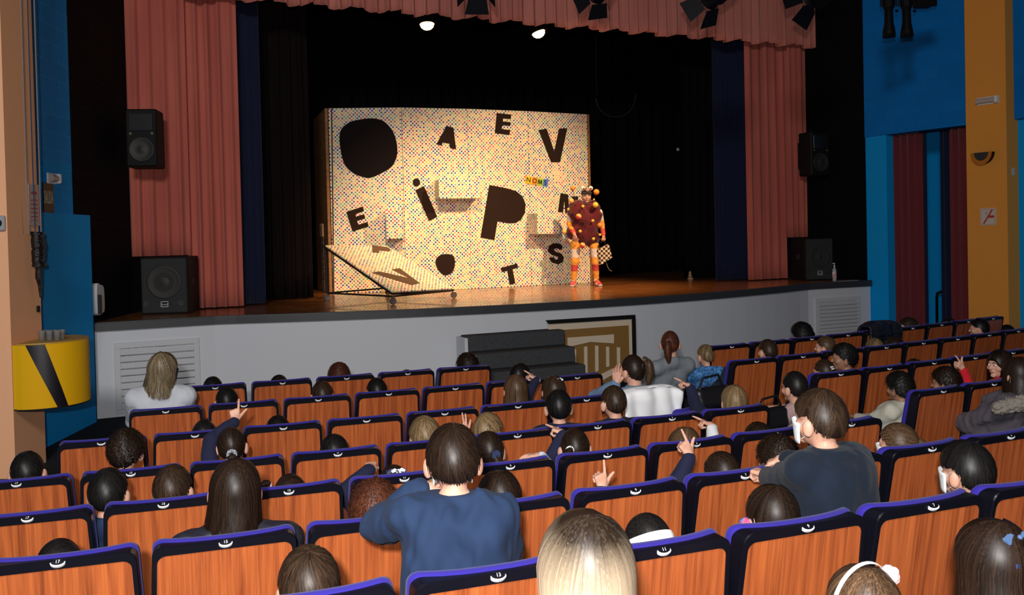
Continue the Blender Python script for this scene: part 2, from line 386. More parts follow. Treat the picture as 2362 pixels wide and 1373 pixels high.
# ---------------------------------------------------------------- the stage
arc = [(-6.36, 0), (-4.95, .04)] + [(s, .05-.95*(1-(s/4.92)**2)) for s in np.linspace(-4.7, 4.7, 25)] + [(4.95, .04), (6.36, 0)]
def stage_poly(inset, z, back=7.0):
    p = []
    for i, (s, t) in enumerate(arc): p.append(SP(s, t+inset, z))
    return p
def stg(name, vf, m):
    o = mk(name, vf, m); o.location = SP(0, 0, 0); o.rotation_euler = (0, 0, ST_A); o['kind'] = 'structure'; return o
lip = [(s, t) for s, t in arc]
top = [(s, t, HS) for s, t in arc] + [(6.9, 2.6, HS), (6.9, 6.6, HS), (-6.9, 6.6, HS), (-6.0, 2.4, HS)]
stg('floor_stage', prism([(a, b, HS-.04) for a, b, c in top], (0, 0, .04)), M_boards)
V, F = [], []
for i, (s, t) in enumerate(arc): V += [(s, t-.004, HS+.002), (s, t-.012, HS-.02), (s, t-.012, HS-.105), (s, t+.08, HS-.105), (s, t+.05, HS+.003)]
for i in range(len(arc)-1):
    for k in range(4): F.append((i*5+k, i*5+k+1, (i+1)*5+k+1, (i+1)*5+k))
    F.append((i*5+4, i*5, (i+1)*5, (i+1)*5+4))
F += [(4, 3, 2, 1, 0), tuple((len(arc)-1)*5+k for k in range(5))]
stg('trim_stage_edge', (V, F), M_stagelip)
V, F = [], []
for i, (s, t) in enumerate(arc): V += [(s, t+.035, -.05), (s, t+.035, HS-.10)]
for i in range(len(arc)-1): F.append((2*i, 2*i+2, 2*i+3, 2*i+1))
n = len(V); V += [(6.36, 2.0, -.05), (6.36, 2.0, HS-.10), (-6.36, 2.0, -.05), (-6.36, 2.0, HS-.1)]
F += [(n-2, n, n+1, n-1), (0, 1, n+3, n+2)]
stg('wall_stage_front', (V, F), M_fascia)

def vent(pxl, pxr, ytl, ytr, ybl, ybr, seg, label, nsl):    # louvred panel on a fascia segment
    a, b = np.array(arc[seg]), np.array(arc[seg+1])
    A, B = SP(a[0], a[1]+.03), SP(b[0], b[1]+.03); ang = math.atan2(B[1]-A[1], B[0]-A[0])
    c4 = [on_plane(x, y, A, ang) for x, y in ((pxl, ytl), (pxr, ytr), (pxr, ybr), (pxl, ybl))]
    z1, z0 = (c4[0][2]+c4[1][2])/2, max((c4[2][2]+c4[3][2])/2, .04)
    t = thing('louvred_vent', label, 'vent', (c4[0][0], c4[0][1], 0), ang, 'louvred vents in the stage fascia')
    Wd = math.hypot(*(c4[1][:2]-c4[0][:2])); h = z1-z0
    mk('frame', cat_(bbox(0, Wd, -.02, .01, z1-.07, z1, .003), bbox(0, Wd, -.02, .01, z0, z0+.05, .003), bbox(0, .07, -.02, .01, z0+.05, z1-.07, .003), bbox(Wd-.07, Wd, -.02, .01, z0+.05, z1-.07, .003)), M_fascia2, t)
    mk('backing', box(.06, Wd-.06, .005, .012, z0+.04, z1-.06), mat('vent_backing', (.10, .10, .11), .8), t)
    hs_ = (h-.12)/nsl
    for k in range(nsl):
        z = z0+.05+k*hs_
        mk('slat', prism([(.07, -.040, z), (.07, -.044, z+.006), (.07, .000, z+hs_*.80), (.07, .004, z+hs_*.80)], (Wd-.14, 0, 0)), M_fascia2, t)
vent(262, 459, 792, 779, 966, 958, 0, 'louvred vent at the left end of the stage front, behind a long-haired woman', 9)
vent(1879, 1984, 692, 680, 778, 762, len(arc)-2, 'louvred vent at the right end of the stage front, above dark audience seats', 8)

# carpeted steps and emblem board against the fascia
t = thing('stage_steps', 'dark grey carpeted steps leading up to the stage beside the emblem board', 'steps', SP(-1.2, -.9, 0), ST_A)
base_t = -.86; dd = .29; n0 = 5
for k in range(4):
    z1 = .82-.205*k; t0 = base_t-.02-.28*k
    mk('step', bbox(-1.93+1.2+.0, -.5+1.2, t0-.28+.9, t0+.9, max(z1-.205, -.02), z1, .012) if k < 3 else bbox(-.73, .7, t0-.28+.9, t0+.9, -.02, z1, .012), M_stepcarpet, t)
cheek = prism([(-.78, base_t+.9, -.02), (-.78, base_t+.9, .80), (-.78, base_t+.9-.3, .80), (-.78, base_t+.9-.3, .60), (-.78, base_t+.9-.58, .60), (-.78, base_t+.9-.58, .39), (-.78, base_t+.9-.86, .39), (-.78, base_t+.9-.86, -.02)], (.045, 0, 0))
mk('side_panel', cheek, M_fascia, t)

TE = -.98
eb = thing('emblem_board', 'cream and brown relief board with a shield of columns leaning on the stage front', 'board', SP(.15, TE, 0), ST_A)
M_cream = mat('cream_board', (.72, .59, .44), .7); M_brown = mat('brown_relief', (.27, .14, .035), .6, spec=.4)
def est(pts, t=TE): return [on_st(x, y, t) for x, y in pts]
def eplate(name, pts, th, m, t, parent=eb): 
    nn = SP(0, -th)-SP(0, 0); return mk(name, prism(est(pts, t), nn), m, parent, world=True)
def e8(x, y): return (950+x/3.937, 680+y/3.937)
eplate('backing', [e8(1238, 262), e8(2000, 215), e8(2010, 760), e8(1238, 1000)], .015, M_cream, TE)
eplate('recess', [e8(1290, 325), e8(1965, 278), e8(1975, 790), e8(1290, 990)], .012, M_brown, TE-.015)
eplate('lintel', [e8(1412, 390), e8(1832, 360), e8(1832, 442), e8(1620, 428), e8(1412, 475)], .012, M_cream, TE-.027)
for a in ([(1358,522),(1386,516),(1388,600),(1360,598)], [(1460,497),(1488,492),(1491,684),(1463,680)], [(1562,474),(1590,468),(1593,711),(1565,706)], [(1662,462),(1690,464),(1692,690),(1664,702)], [(1762,472),(1788,472),(1790,650),(1764,656)], [(1860,476),(1888,480),(1888,640),(1862,650)]):
    eplate('column_bar', [e8(*q) for q in a], .012, M_cream, TE-.027)
eplate('chevron', [e8(1440, 705), e8(1540, 735), e8(1640, 760), e8(1865, 648), e8(1865, 700), e8(1650, 822), e8(1440, 745)], .012, M_cream, TE-.027)
nn = SP(0, -.05)-SP(0, 0)
mk('edge_strip', prism(est([e8(1212, 232), e8(2015, 182), e8(2012, 216), e8(1238, 264)]), nn), M_matblack, eb, world=True)
mk('edge_strip', prism(est([e8(1990, 205), e8(2014, 185), e8(2024, 640), e8(2000, 640)]), nn), M_matblack, eb, world=True)

# ---------------------------------------------------------------- curtains
def curtain(name, label, s0, s1, t, z0, z1, m, amp=.05, pitch=.17, seed=0, group=None, hem=0, tilt=0, flare=0, frame=None, cat='curtain', folds=True, th=.0):
    r = np.random.default_rng(seed); n = max(24, int((s1-s0)/.012)); ss = np.linspace(s0, s1, n)
    ph = np.cumsum(r.uniform(.6, 1.5, n)*(ss[1]-ss[0])/pitch)*2*PI + r.uniform(0, 6)
    env = .55+.45*np.sin(ss*2.1+seed)**2
    zz = np.linspace(0, 1, 14); V = []
    for i, q in enumerate(zz):
        for j in range(n):
            u = (ss[j]-s0)/(s1-s0)
            k = 1 - .35*q + .1*math.sin(3*q+ph[j]*.3)
            y = amp*env[j]*k*(math.sin(ph[j]+.5*(1-q)*math.sin(ss[j]*3))+.35*math.sin(2*ph[j]+1)*(1-q*.5))
            zb = z0 + hem*math.sin(ph[j]*.31+seed)
            V.append((ss[j]+tilt*(1-q)+flare*(1-q)*(u-.5), t+y, zb+(z1-zb)*q))
    N = len(V); F = [(i*n+j, i*n+j+1, (i+1)*n+j+1, (i+1)*n+j) for i in range(13) for j in range(n-1)]
    ob = mk(name, (V, F), m, smooth=True)
    ob.location = SP(0, 0, 0); ob.rotation_euler = (0, 0, ST_A)
    sm = ob.modifiers.new('th', 'SOLIDIFY'); sm.thickness = .008
    return props(ob, label, cat, group)
def s_of(px, py, t): return to_st(on_st(px, py, t))[0]
TC = 1.45
# red legs at the proscenium
sl = [s_of(x, 600, TC) for x in (303, 436, 560)]
curtain('stage_curtain', 'salmon red velvet leg curtain hanging at the left of the stage beside the navy drape', s_of(436, 650, TC), s_of(562, 650, TC), TC, HS+.02, 6.3, M_red, .05, .17, 3, 'red leg curtains', tilt=.0)
z_h = on_st(306, 592, TC)[2]
curtain('stage_curtain', 'shorter salmon red curtain behind the two black speakers on the left of the stage', s_of(303, 560, TC-.1), s_of(437, 560, TC-.1)+.02, TC-.1, z_h, 6.3, M_red, .045, .19, 5, 'red leg curtains')
curtain('stage_curtain', 'salmon red velvet leg curtain hanging at the right of the stage beside the dark drape', s_of(1727, 600, TC), s_of(1815, 600, TC), TC, HS+.02, 6.3, M_red, .05, .19, 8, 'red leg curtains')
z_h2 = on_st(1845, 547, TC)[2]
curtain('stage_curtain', 'shorter salmon red curtain above the floor speaker on the right of the stage', s_of(1813, 560, TC-.1), s_of(1864, 560, TC-.1), TC-.1, z_h2, 6.3, M_red, .045, .16, 9, 'red leg curtains')
# valance
curtain('stage_valance', 'salmon red gathered valance across the top of the stage', s_of(250, 30, TC-.3), s_of(1886, 80, TC-.3), TC-.3, 5.56, 7.4, mat('valance_velvet', (.56, .20, .155), .85, spec=.12, sheen=.1, bump=((60, 60, 10), .25, .004), var=((3, 3, .5), (.46, .155, .12))), .07, .21, 12, hem=.035, cat='valance')
# navy and black legs
curtain('stage_curtain', 'narrow navy velvet drape just inside the left red curtain', s_of(545, 600, TC+.35), s_of(612, 600, TC+.35), TC+.35, HS+.02, 6.6, M_navy, .05, .1, 21, 'navy drapes')
curtain('stage_curtain', 'narrow navy velvet drape just inside the right red curtain', s_of(1650, 600, TC+.35), s_of(1732, 600, TC+.35), TC+.35, HS+.02, 6.6, M_navy, .05, .1, 22, 'navy drapes')
curtain('stage_curtain', 'black wing curtain between the left navy drape and the dotted set', s_of(606, 600, TC+1.2), s_of(722, 600, TC+1.2), TC+1.2, HS+.02, 7.2, mat('brown_black_serge', (.009, .006, .006), .9, spec=.05), .07, .2, 23, 'black wing curtains')
curtain('stage_curtain', 'black wing curtain left of the right navy drape', s_of(1575, 600, TC+1.6), s_of(1668, 600, TC+1.6), TC+1.6, HS+.02, 7.2, M_bcurt, .07, .2, 24, 'black wing curtains')
curtain('stage_backdrop', 'black backdrop curtain closing the back of the stage', -6.8, 6.8, 6.3, HS+.01, 8.1, M_bcurt, .06, .35, 25, cat='backdrop')
struct('wall_back_stage', prism([(*SP(-6.9, 6.6)[:2], -.1), (*SP(6.9, 6.6)[:2], -.1), (*SP(6.9, 6.8)[:2], -.1), (*SP(-6.9, 6.8)[:2], -.1)], (0, 0, 8.3)), M_matblack)
struct('wall_stage_left', prism([(*SP(-6.9, 2.4)[:2], -.1), (*SP(-6.9, 6.7)[:2], -.1), (*SP(-7.1, 6.7)[:2], -.1), (*SP(-7.1, 2.4)[:2], -.1)], (0, 0, 8.3)), M_matblack)
struct('wall_stage_right', prism([(*SP(6.9, 2.0)[:2], -.1), (*SP(6.9, 6.7)[:2], -.1), (*SP(7.1, 6.7)[:2], -.1), (*SP(7.1, 2.0)[:2], -.1)], (0, 0, 8.3)), M_matblack)

# passage curtains on the right wall
def rcurtain(px0, px1, off, m, label, seed, amp=.04, pitch=.15):
    P0_ = WR0+nR*off
    a0 = float((on_plane(px0, 500, P0_, A_R)[:2]-P0_) @ dR); a1 = float((on_plane(px1, 500, P0_, A_R)[:2]-P0_) @ dR)
    n = 60; r = np.random.default_rng(seed); aa = np.linspace(a0, a1, n); ph = np.cumsum(r.uniform(.6, 1.5, n))*abs(a1-a0)/n/pitch*2*PI; V = []
    for q in np.linspace(0, 1, 8):
        for j in range(n):
            p = P0_+dR*aa[j]+nR*amp*math.sin(ph[j]+.4*q); V.append((p[0], p[1], .05+(zR-.06)*q))
    F = [(i*n+j, i*n+j+1, (i+1)*n+j+1, (i+1)*n+j) for i in range(7) for j in range(n-1)]
    o = mk('passage_curtain', (V, F), m, smooth=True); o.modifiers.new('th', 'SOLIDIFY').thickness = .01
    props(o, label, 'curtain', 'curtains in the right passage')
rcurtain(2040, 2130, .20, M_wine, 'wide wine red curtain in the passage next to the blue pier', 1)
rcurtain(2126, 2141, .26, M_navy, 'dark navy curtain edge beside the wide wine red passage curtain', 2)
rcurtain(2170, 2192, .30, M_navy, 'dark navy curtain partly hiding the exit sign in the passage', 3)
rcurtain(2190, 2248, .20, M_wine, 'narrow wine red passage curtain next to the ochre column', 4)

# ---------------------------------------------------------------- the painted set: four hinged dotted panels
HP = 3.27
def by_ppm(px, py, ppm):  # ground point under pixel column at given scale
    return CAMP + ray(px, py)*(FPX/ppm)
pc = [(762.5, 460, 130.6), (931.2, 460, 129.7), (1082.4, 460, 126.9), (1221.5, 460, 123.2), (1358, 458, 118.7)]
PP = [by_ppm(*q)[:2] for q in pc]
pset = thing('stage_set', 'folding stage set of four dotted panels with big black letters', 'stage set', (*PP[2], HS), ST_A)
M_edge = mat('raw_wood_side', (.23, .10, .035), .7, var=((3, 3, 20), (.33, .15, .05)))
def uv_project(o, X, Y=(0, 0, 1), P=(0, 0, 0)):
    me = o.data; uv = me.uv_layers.new(name='UVMap'); X = np.array(X); Y = np.array(Y)
    co = np.array([v.co for v in me.vertices]) 
    for l in me.loops: c = co[l.vertex_index]; uv.data[l.index].uv = (float(c @ X)+20, float(c @ Y)+20)
panels = []
for i in range(4):
    a, b = PP[i], PP[i+1]; d = (b-a)/np.linalg.norm(b-a); nb = np.array([-d[1], d[0]]); g = .004
    poly = [(*(a+d*g), HS+.003), (*(b-d*g), HS+.003), (*(b-d*g), HS+HP), (*(a+d*g), HS+HP)]
    o = mk('panel', prism(poly, (nb[0]*.06, nb[1]*.06, 0)), M_dots, pset, world=True)
    lc, ls = math.cos(-ST_A), math.sin(-ST_A); dl = (d[0]*lc-d[1]*ls, d[0]*ls+d[1]*lc, 0)
    uv_project(o, dl); panels.append((o, a, d, nb, dl))
a = PP[0]; o_, _, d0, nb0, _ = panels[0]
side_end = a + np.array([-.45, 1.15])
mk('side_return', prism([(*(a-d0*.01), HS+.003), (*(side_end-d0*.01), HS+.003), (*(side_end-d0*.01), HS+HP-.05), (*(a-d0*.01), HS+HP)], (-d0[0]*.05, -d0[1]*.05, 0)), M_edge, pset, world=True)
e_, _, d3, nb3, _ = panels[3]; b = PP[4]
mk('side_return', prism([(*(b+d3*.004), HS+.003), (*(b+nb3*.7), HS+.003), (*(b+nb3*.7), HS+HP-.05), (*(b+d3*.004), HS+HP)], (d3[0]*.05, d3[1]*.05, 0)), M_edge, pset, world=True)
def c3(x, y): return (700+x/2.745, 220+y/2.745)
def c4(x, y): return (1050+x/2.745, 220+y/2.745)
def on_panel(i, px, py, off=.004):
    o, a, d, nb, dl = panels[i]; ang = math.atan2(d[1], d[0]); return on_plane(px, py, a-nb*off, ang)
def decal(i, pts, th=.012, name='letter', m=None, off=.001, par=None):
    o, a, d, nb, dl = panels[i]
    P = [on_panel(i, x, y, off) for x, y in pts]
    return mk(name, prism(P, (-nb[0]*th, -nb[1]*th, 0)), m or M_letter, par or o, world=False) if False else mk(name, (wverts(prism(P, (-nb[0]*th, -nb[1]*th, 0))[0], pset), prism(P, (0, 0, 0))[1]), m or M_letter, par or o)
def sm(pts, k=3):                   # closed Catmull-Rom smoothing
    out = []; n = len(pts); p = np.array(pts, float)
    for i in range(n):
        a, b, c, d = p[i-1], p[i], p[(i+1) % n], p[(i+2) % n]
        for j in range(k):
            t = j/k; out.append(tuple(.5*((2*b)+(-a+c)*t+(2*a-5*b+4*c-d)*t*t+(-a+3*b-3*c+d)*t**3)))
    return out
decal(0, sm([c3(*q) for q in ((228,280),(240,215),(290,172),(350,155),(430,146),(500,160),(550,205),(580,260),(594,330),(590,390),(560,450),(500,490),(430,520),(390,520),(320,495),(265,445),(240,370))]), m=mat('hole_shade', (.008, .005, .006), .8, spec=.1))  # dark plate, its colour stands for the shade inside an open hole
decal(1, [c3(*q) for q in ((906,194),(948,205),(966,342),(928,334),(924,306),(880,298),(875,318),(842,309))])
decal(2, [c4(*q) for q in ((263,113),(353,122),(351,150),(302,146),(300,166),(349,170),(347,193),(298,189),(292,214),(346,220),(343,251),(251,239))])
decal(3, [c4(*q) for q in ((527,219),(577,212),(626,358),(657,211),(708,208),(662,423),(607,423))])
decal(0, [c3(*q) for q in ((272,738),(376,704),(384,732),(328,752),(333,768),(384,753),(392,778),(340,795),(347,820),(405,802),(413,830),(311,862))])
decal(1, sm([c3(*q) for q in ((692,548),(702,530),(718,527),(734,540),(738,556),(728,572),(712,577),(698,568))]))
decal(1, [c3(*q) for q in ((708,601),(762,574),(846,769),(795,796))])
decal(2, [c4(*q) for q in ((216,568),(330,590),(385,607),(425,640),(444,690),(440,745),(415,788),(380,808),(340,810),(266,797),(247,916),(160,900))])
decal(1, sm([c3(*q) for q in ((836,1065),(845,1028),(880,1007),(930,1008),(955,1030),(957,1080),(940,1120),(900,1140),(860,1115))]))
decal(2, [c4(*q) for q in ((289,1093),(391,1065),(396,1090),(362,1101),(379,1190),(344,1200),(330,1110),(295,1119))])
decal(3, [c4(*q) for q in ((667,620),(712,628),(718,700),(740,640),(778,640),(765,738),(742,738),(744,690),(725,745),(697,744),(690,660),(681,741),(650,737))])
decal(3, [c4(*q) for q in ((655,938),(678,955),(672,980),(640,968),(622,975),(632,990),(672,1003),(686,1025),(680,1055),(650,1070),(610,1058),(592,1030),(618,1025),(636,1042),(655,1036),(650,1022),(610,1010),(586,990),(592,955),(618,938))])
for xa, xb in ((763.5, 766.5),):
    for k_, (y0_, y1_) in enumerate(((248, 672),)): decal(0, [(xa, y0_), (xb, y0_), (xb+5, y1_), (xa+5, y1_)], .004, 'seam_strip', mat('seam_dark', (.05, .03, .02), .8))
# NOMS tiles
tiles = [('N', (.72, .48, .01), [(444,511),(489,517),(484,563),(442,557)]), ('O', (.75, .24, .03), [(489,517),(522,523),(517,569),(484,563)]), ('M', (.38, .60, .02), [(522,523),(558,529),(552,575),(517,569)]), ('S', (.07, .18, .62), [(558,529),(589,533),(584,579),(552,575)])]
for ch, cc, q in tiles:
    pi = 3 if q[0][0] > 475 else 2
    tl = decal(pi, [c4(*a) for a in q], .008, 'letter_tile', mat('tile_'+ch, cc, .5))
    mx_, my_ = np.mean([c4(*a) for a in q], 0); P = on_panel(pi, mx_, my_, .012); o, a, d, nb, dl = panels[pi]
    X = (d[0]*math.cos(.14), d[1]*math.cos(.14), -math.sin(.14)); MP = [(-.05,-.042),(-.032,-.042),(-.026,.012),(-.006,-.042),(.008,-.042),(.026,.012),(.032,-.042),(.05,-.042),(.040,.044),(.018,.044),(.001,-.008),(-.018,.044),(-.040,.044)]
    tm = xf(text_mesh(ch, .125, .001) if ch != 'M' else prism([(x, y, 0) for x, y in MP], (0, 0, .001)), frame_M(P, X, (0, 0, 1)))
    mk('letter', (wverts(tm[0], pset), tm[1]), M_letter, tl)
# projecting dotted shelves
def shelf(i, x0, x1, yt, yb, dep, m2=None):
    o, a, d, nb, dl = panels[i]
    A_ = on_panel(i, x0, yb, 0); 
    f = -nb
    # front face corners by pixel on a plane dep in front
    ang = math.atan2(d[1], d[0]); P1 = on_plane(x1[0], yb, a+f*dep, ang); P2 = on_plane(x1[1], yb, a+f*dep, ang); P3 = on_plane(x1[0], yt, a+f*dep, ang)
    L0 = float((P1[:2]-a) @ d); L1 = float((P2[:2]-a) @ d); z0, z1 = P1[2], P3[2]
    if L1 > np.linalg.norm(PP[i+1]-a)-.02 and False: pass
    q = [a+d*L0+f*.002, a+d*L1+f*.002, a+d*L1+f*dep, a+d*L0+f*dep]
    s_ = mk('shelf_box', (wverts([(p[0], p[1], z) for z in (z0, z1) for p in q], pset), [(0,1,2,3),(4,7,6,5),(0,4,5,1),(1,5,6,2),(2,6,7,3),(3,7,4,0)]), M_dots2, o); uv_project(s_, np.array(dl)+np.array([.0, 0, 0]) + np.array([-dl[1], dl[0], 0]))
shelf(1, 1002, (1013, 1108), 414, 458, .34)
shelf(0, 880, (892, 930), 482, 551, .30)
shelf(3, 1222, (1240, 1291), 492, 540, .34)

# wheeled ramp with a dotted top
rA = at_z(755, 694, HS)[:2]; rB = at_z(907, 703, HS)[:2]; rC = at_z(1047, 688, HS)[:2]; rD = rA+rC-rB
ramp = thing('wheeled_ramp', 'sloping dotted ramp on a black wheeled frame in front of the set', 'ramp', (*rB, HS), 0)
def atcol(px, py, P):  # height on the vertical through ground point P of pixel row py
    d = ray(px, py); t_ = np.dot(P, d[:2])/np.dot(d[:2], d[:2]); return HC+d[2]*t_
zA = atcol(749, 566, rA); zB = atcol(905, 673, rB); zC = atcol(1057, 665, rC)
tA, tB, tC = np.array([*rA, zA]), np.array([*rB, zB]), np.array([*rC, zC]); tD = tA+tC-tB
n_ = np.cross(tB-tA, tC-tB); n_ /= np.linalg.norm(n_); n_ = n_ if n_[2] > 0 else -n_
deck = mk('ramp_board', prism([tA, tB, tC, tD], -n_*.03), M_dots, ramp, world=True)
uv_project(deck, (tC-tB)/np.linalg.norm(tC-tB), (tA-tB)/np.linalg.norm(tA-tB))
fr = []
for p, q in ((tA, tB), (tB, tC), (tC, tD), (tD, tA)): fr.append(tube([p-n_*.035, q-n_*.035], .018, 6))
gA, gB, gC, gD = [np.array([*p, HS+.12]) for p in (rA, rB, rC, rD)]
for p, q in ((gA, gB), (gA, gD), (gD, gC), (gB, gC), (gA, tA-n_*.03), (gD, tD-n_*.03)): fr.append(tube([p, q], .015, 6))
mk('frame', cat_(*fr), M_iron, ramp, world=True)
for p in (rA, rB, rC, rD):
    dv = np.array([.5, .86, 0]) 
    wh = lathe([(.02, -.012), (.045, -.014), (.05, -.008), (.05, .008), (.045, .014), (.02, .012)], 16)
    Mx = frame_M((p[0], p[1], HS+.05), (math.cos(.4), math.sin(.4), 0), (0, 0, 1))
    c = mk('caster', (wverts(cat_(xf(wh, Mx), tube([(p[0], p[1], HS+.05), (p[0], p[1], HS+.13)], .012, 6), tube([(p[0]-.02, p[1]-.01, HS+.10), (p[0]+.02, p[1]+.01, HS+.10)], .018, 6))[0], ramp), cat_(xf(wh, Mx), tube([(0,0,0),(0,0,1)], .012, 6), tube([(0,0,0),(1,0,1)], .018, 6))[1]), mat('caster_steel', (.16, .14, .12), .35, metal=.6), ramp)
def on_deck(px, py, up=.002):
    d = ray(px, py); t_ = (n_ @ (tB-CAMP))/(n_ @ d); return CAMP+d*t_+n_*up
for pl in ([(430,1125),(480,1117),(670,1160),(558,1105),(608,1096),(735,1190),(685,1203)], [(434,950),(530,963),(552,978),(545,990),(478,984),(482,998),(436,997)]):
    P = [on_deck(*c3(*q)) for q in pl]; mk('letter', (wverts(prism(P, n_*.004)[0], ramp), prism(P, n_)[1]), mat('ramp_letter', (.10, .05, .025), .8), deck)
# a person's striped scarf and box behind the set edge
P = at_z(742, 680, HS)
bx = thing('cardboard_box', 'small tan box standing behind the left edge of the dotted set', 'box', (*(PP[0]+nb0*.55-d0*.16), HS), ST_A)
mk('body', bbox(-.07, .07, -.1, .1, 0, 1.0, .01), mat('striped_cloth', (.03, .025, .03), .8, var=((4, 4, 40), (.25, .22, .2))), bx)
mk('top', bbox(-.09, .09, -.12, .12, 1.0, 1.25, .02), mat('tan_box', (.42, .27, .16), .8), bx)

# ---------------------------------------------------------------- speakers
M_grille = mat('speaker_grille', (.028, .029, .030), .75, spec=.3, bump=((400, 400, 400), .8, .002))
M_cone = mat('speaker_cone', (.020, .018, .015), .6)
def floor_speaker(P, ang, wd, dp, h, label, badge=True):
    t = thing('floor_speaker', label, 'speaker', P, ang, 'bass speakers on the stage floor')
    mk('cabinet', bbox(-wd/2, wd/2, .02, dp, 0, h, .012), M_matblack, t)
    mk('grille', bbox(-wd/2+.02, wd/2-.02, -.005, .02, .02, h-.02, .008), M_grille, t)
    M_ = Matrix.Translation((0, -.006, h*.56)) @ Matrix.Rotation(PI/2, 4, 'X')
    mk('cone', xf(lathe([(wd*.36, -.004), (wd*.36, .003), (wd*.34, .006), (wd*.30, .001), (wd*.12, -.003), (wd*.08, .004), (.01, .007)], 36), M_), M_cone, t, smooth=True)
    for sx in (-1, 1):
        mk('port', xf(lathe([(.045, -.003), (.045, .003), (.03, .001)], 20), Matrix.Translation((sx*wd*.36, -.006, h*.2)) @ Matrix.Rotation(PI/2, 4, 'X')), M_cone, t)
    if badge:
        b = mk('badge', bbox(-.045, .045, -.010, -.004, h*.13, h*.13+.07, .003), M_matblack, t)
        Mt = frame_M((0, -.0108, h*.13+.03), (1, 0, 0), (0, 0, 1)); mk('badge_text', xf(text_mesh('D.A.S', .034, .0008), Mt), M_white, b)
        mk('badge_rim', cat_(box(-.047, .047, -.0112, -.0098, h*.13-.002, h*.13+.004), box(-.047, .047, -.0112, -.0098, h*.13+.066, h*.13+.072), box(-.047, -.042, -.0112, -.0098, h*.13, h*.13+.07), box(.042, .047, -.0112, -.0098, h*.13, h*.13+.07)), M_white, b)
    for sx in (-1, 1): mk('handle', bbox(sx*(wd/2+.002)-.004, sx*(wd/2+.002)+.004, dp*.4, dp*.6, h*.5, h*.62, .002), M_chrome if False else M_grille, t)
Pl, Pr_ = at_z(323, 727, HS), at_z(438, 723, HS); wl = np.linalg.norm((Pr_-Pl)[:2]); hl = atcol(378, 593, ((Pl+Pr_)/2)[:2])-HS
floor_speaker((*((Pl+Pr_)/2)[:2], HS), math.atan2(*(Pr_-Pl)[:2][::-1])*.6, wl*.98, .6, hl, 'large black bass speaker on the left end of the stage')
Pl, Pr_ = at_z(1861, 649, HS), at_z(1921, 645, HS); wl = .55; hl = atcol(1890, 549, ((Pl+Pr_)/2)[:2])-HS
floor_speaker((*((Pl+Pr_)/2)[:2], HS), math.radians(8), wl, .6, hl, 'large black bass speaker on the right end of the stage')
def wall_speaker(P, ang, label, wd, h):
    t = thing('wall_speaker', label, 'speaker', P, ang, 'speakers mounted beside the stage')
    mk('cabinet', bbox(-wd/2, wd/2, 0, .36, -h/2, h/2, .02), M_matblack, t)
    mk('horn', cat_(bbox(-wd*.38, wd*.38, -.012, .0, h*.12, h*.42, .005)), mat('horn_black', (.012, .012, .014), .25), t)
    R_ = Matrix.Rotation(PI/2, 4, 'X')
    mk('woofer', xf(lathe([(wd*.40, -.002), (wd*.40, .010), (wd*.37, .014), (wd*.33, .004), (wd*.12, -.001), (wd*.07, .01), (.005, .014)], 32), Matrix.Translation((0, -.002, -h*.2)) @ R_), M_cone, t, smooth=True)
    for sx in (-1, 1): mk('label_dot', xf(lathe([(.018, 0), (.018, .004), (.015, .005)], 14), Matrix.Translation((sx*wd*.34, -.001, h*.075)) @ R_), mat('olive_label', (.09, .11, .03), .6), t)
    mk('bracket', cat_(box(-.03, .03, .36, .55, -.2, -.15), box(-.03, .03, .36, .55, .15, .2), box(-.06, .06, .54, .56, -.25, .25)), M_iron, t)
Pw = on_plane(327, 318, WL(0.9)+nL*.45, A_L); yy = 12.2
Pw = at_y(326, 318, 12.1); wall_speaker(Pw, .12, 'black loudspeaker mounted high in front of the left red curtain', .40, .76)
Pw = at_y(1893, 354, 17.0); wall_speaker(Pw, math.radians(22), 'dark loudspeaker mounted high on the black wall right of the stage', .43, .80)

# ---------------------------------------------------------------- small things on walls and stage
def wall_M(P, ang): return frame_M(P, (math.cos(ang), math.sin(ang), 0), (0, 0, 1))
# bottle and paper at the right stage end
Pb = at_z(1925, 648, HS); t = thing('sanitiser_bottle', 'clear pump bottle with red label on the right end of the stage', 'bottle', Pb)
mk('bottle_body', lathe([(.032, 0), (.036, .01), (.036, .19), (.028, .22), (.013, .24), (.013, .255)], 18), mat('clear_plastic', (.7, .72, .76), .2, trans=.5), t, smooth=True)
mk('bottle_label', lathe([(.037, .05), (.037, .17)], 18), mat('label_red', (.55, .18, .16), .5, var=((20, 20, 14), (.8, .8, .8))), t)
mk('pump', cat_(lathe([(.016, .25), (.016, .275), (.006, .28), (.006, .31)], 10), box(-.03, .01, -.008, .008, .305, .32)), M_white, t)
Pb = at_z(1955, 648, HS+.004); o = mk('paper_sheet', xf(prism([(-.25, -.04, 0), (.22, -.06, 0), (.25, .06, 0), (-.2, .07, 0)], (0, 0, .003)), Matrix.Translation(Pb) @ Matrix.Rotation(ST_A, 4, 'Z')), mat('paper_dim', (.6, .6, .6), .7)); props(o, 'flat white paper sheets lying beside the pump bottle on the stage', 'paper')
# white hand dryer / dispenser on black left wall
Pd = on_plane(214, 690, WL0, A_L); t = thing('soap_dispenser', 'white and grey dispenser on the black block wall left of the stage', 'dispenser', Pd, A_L)
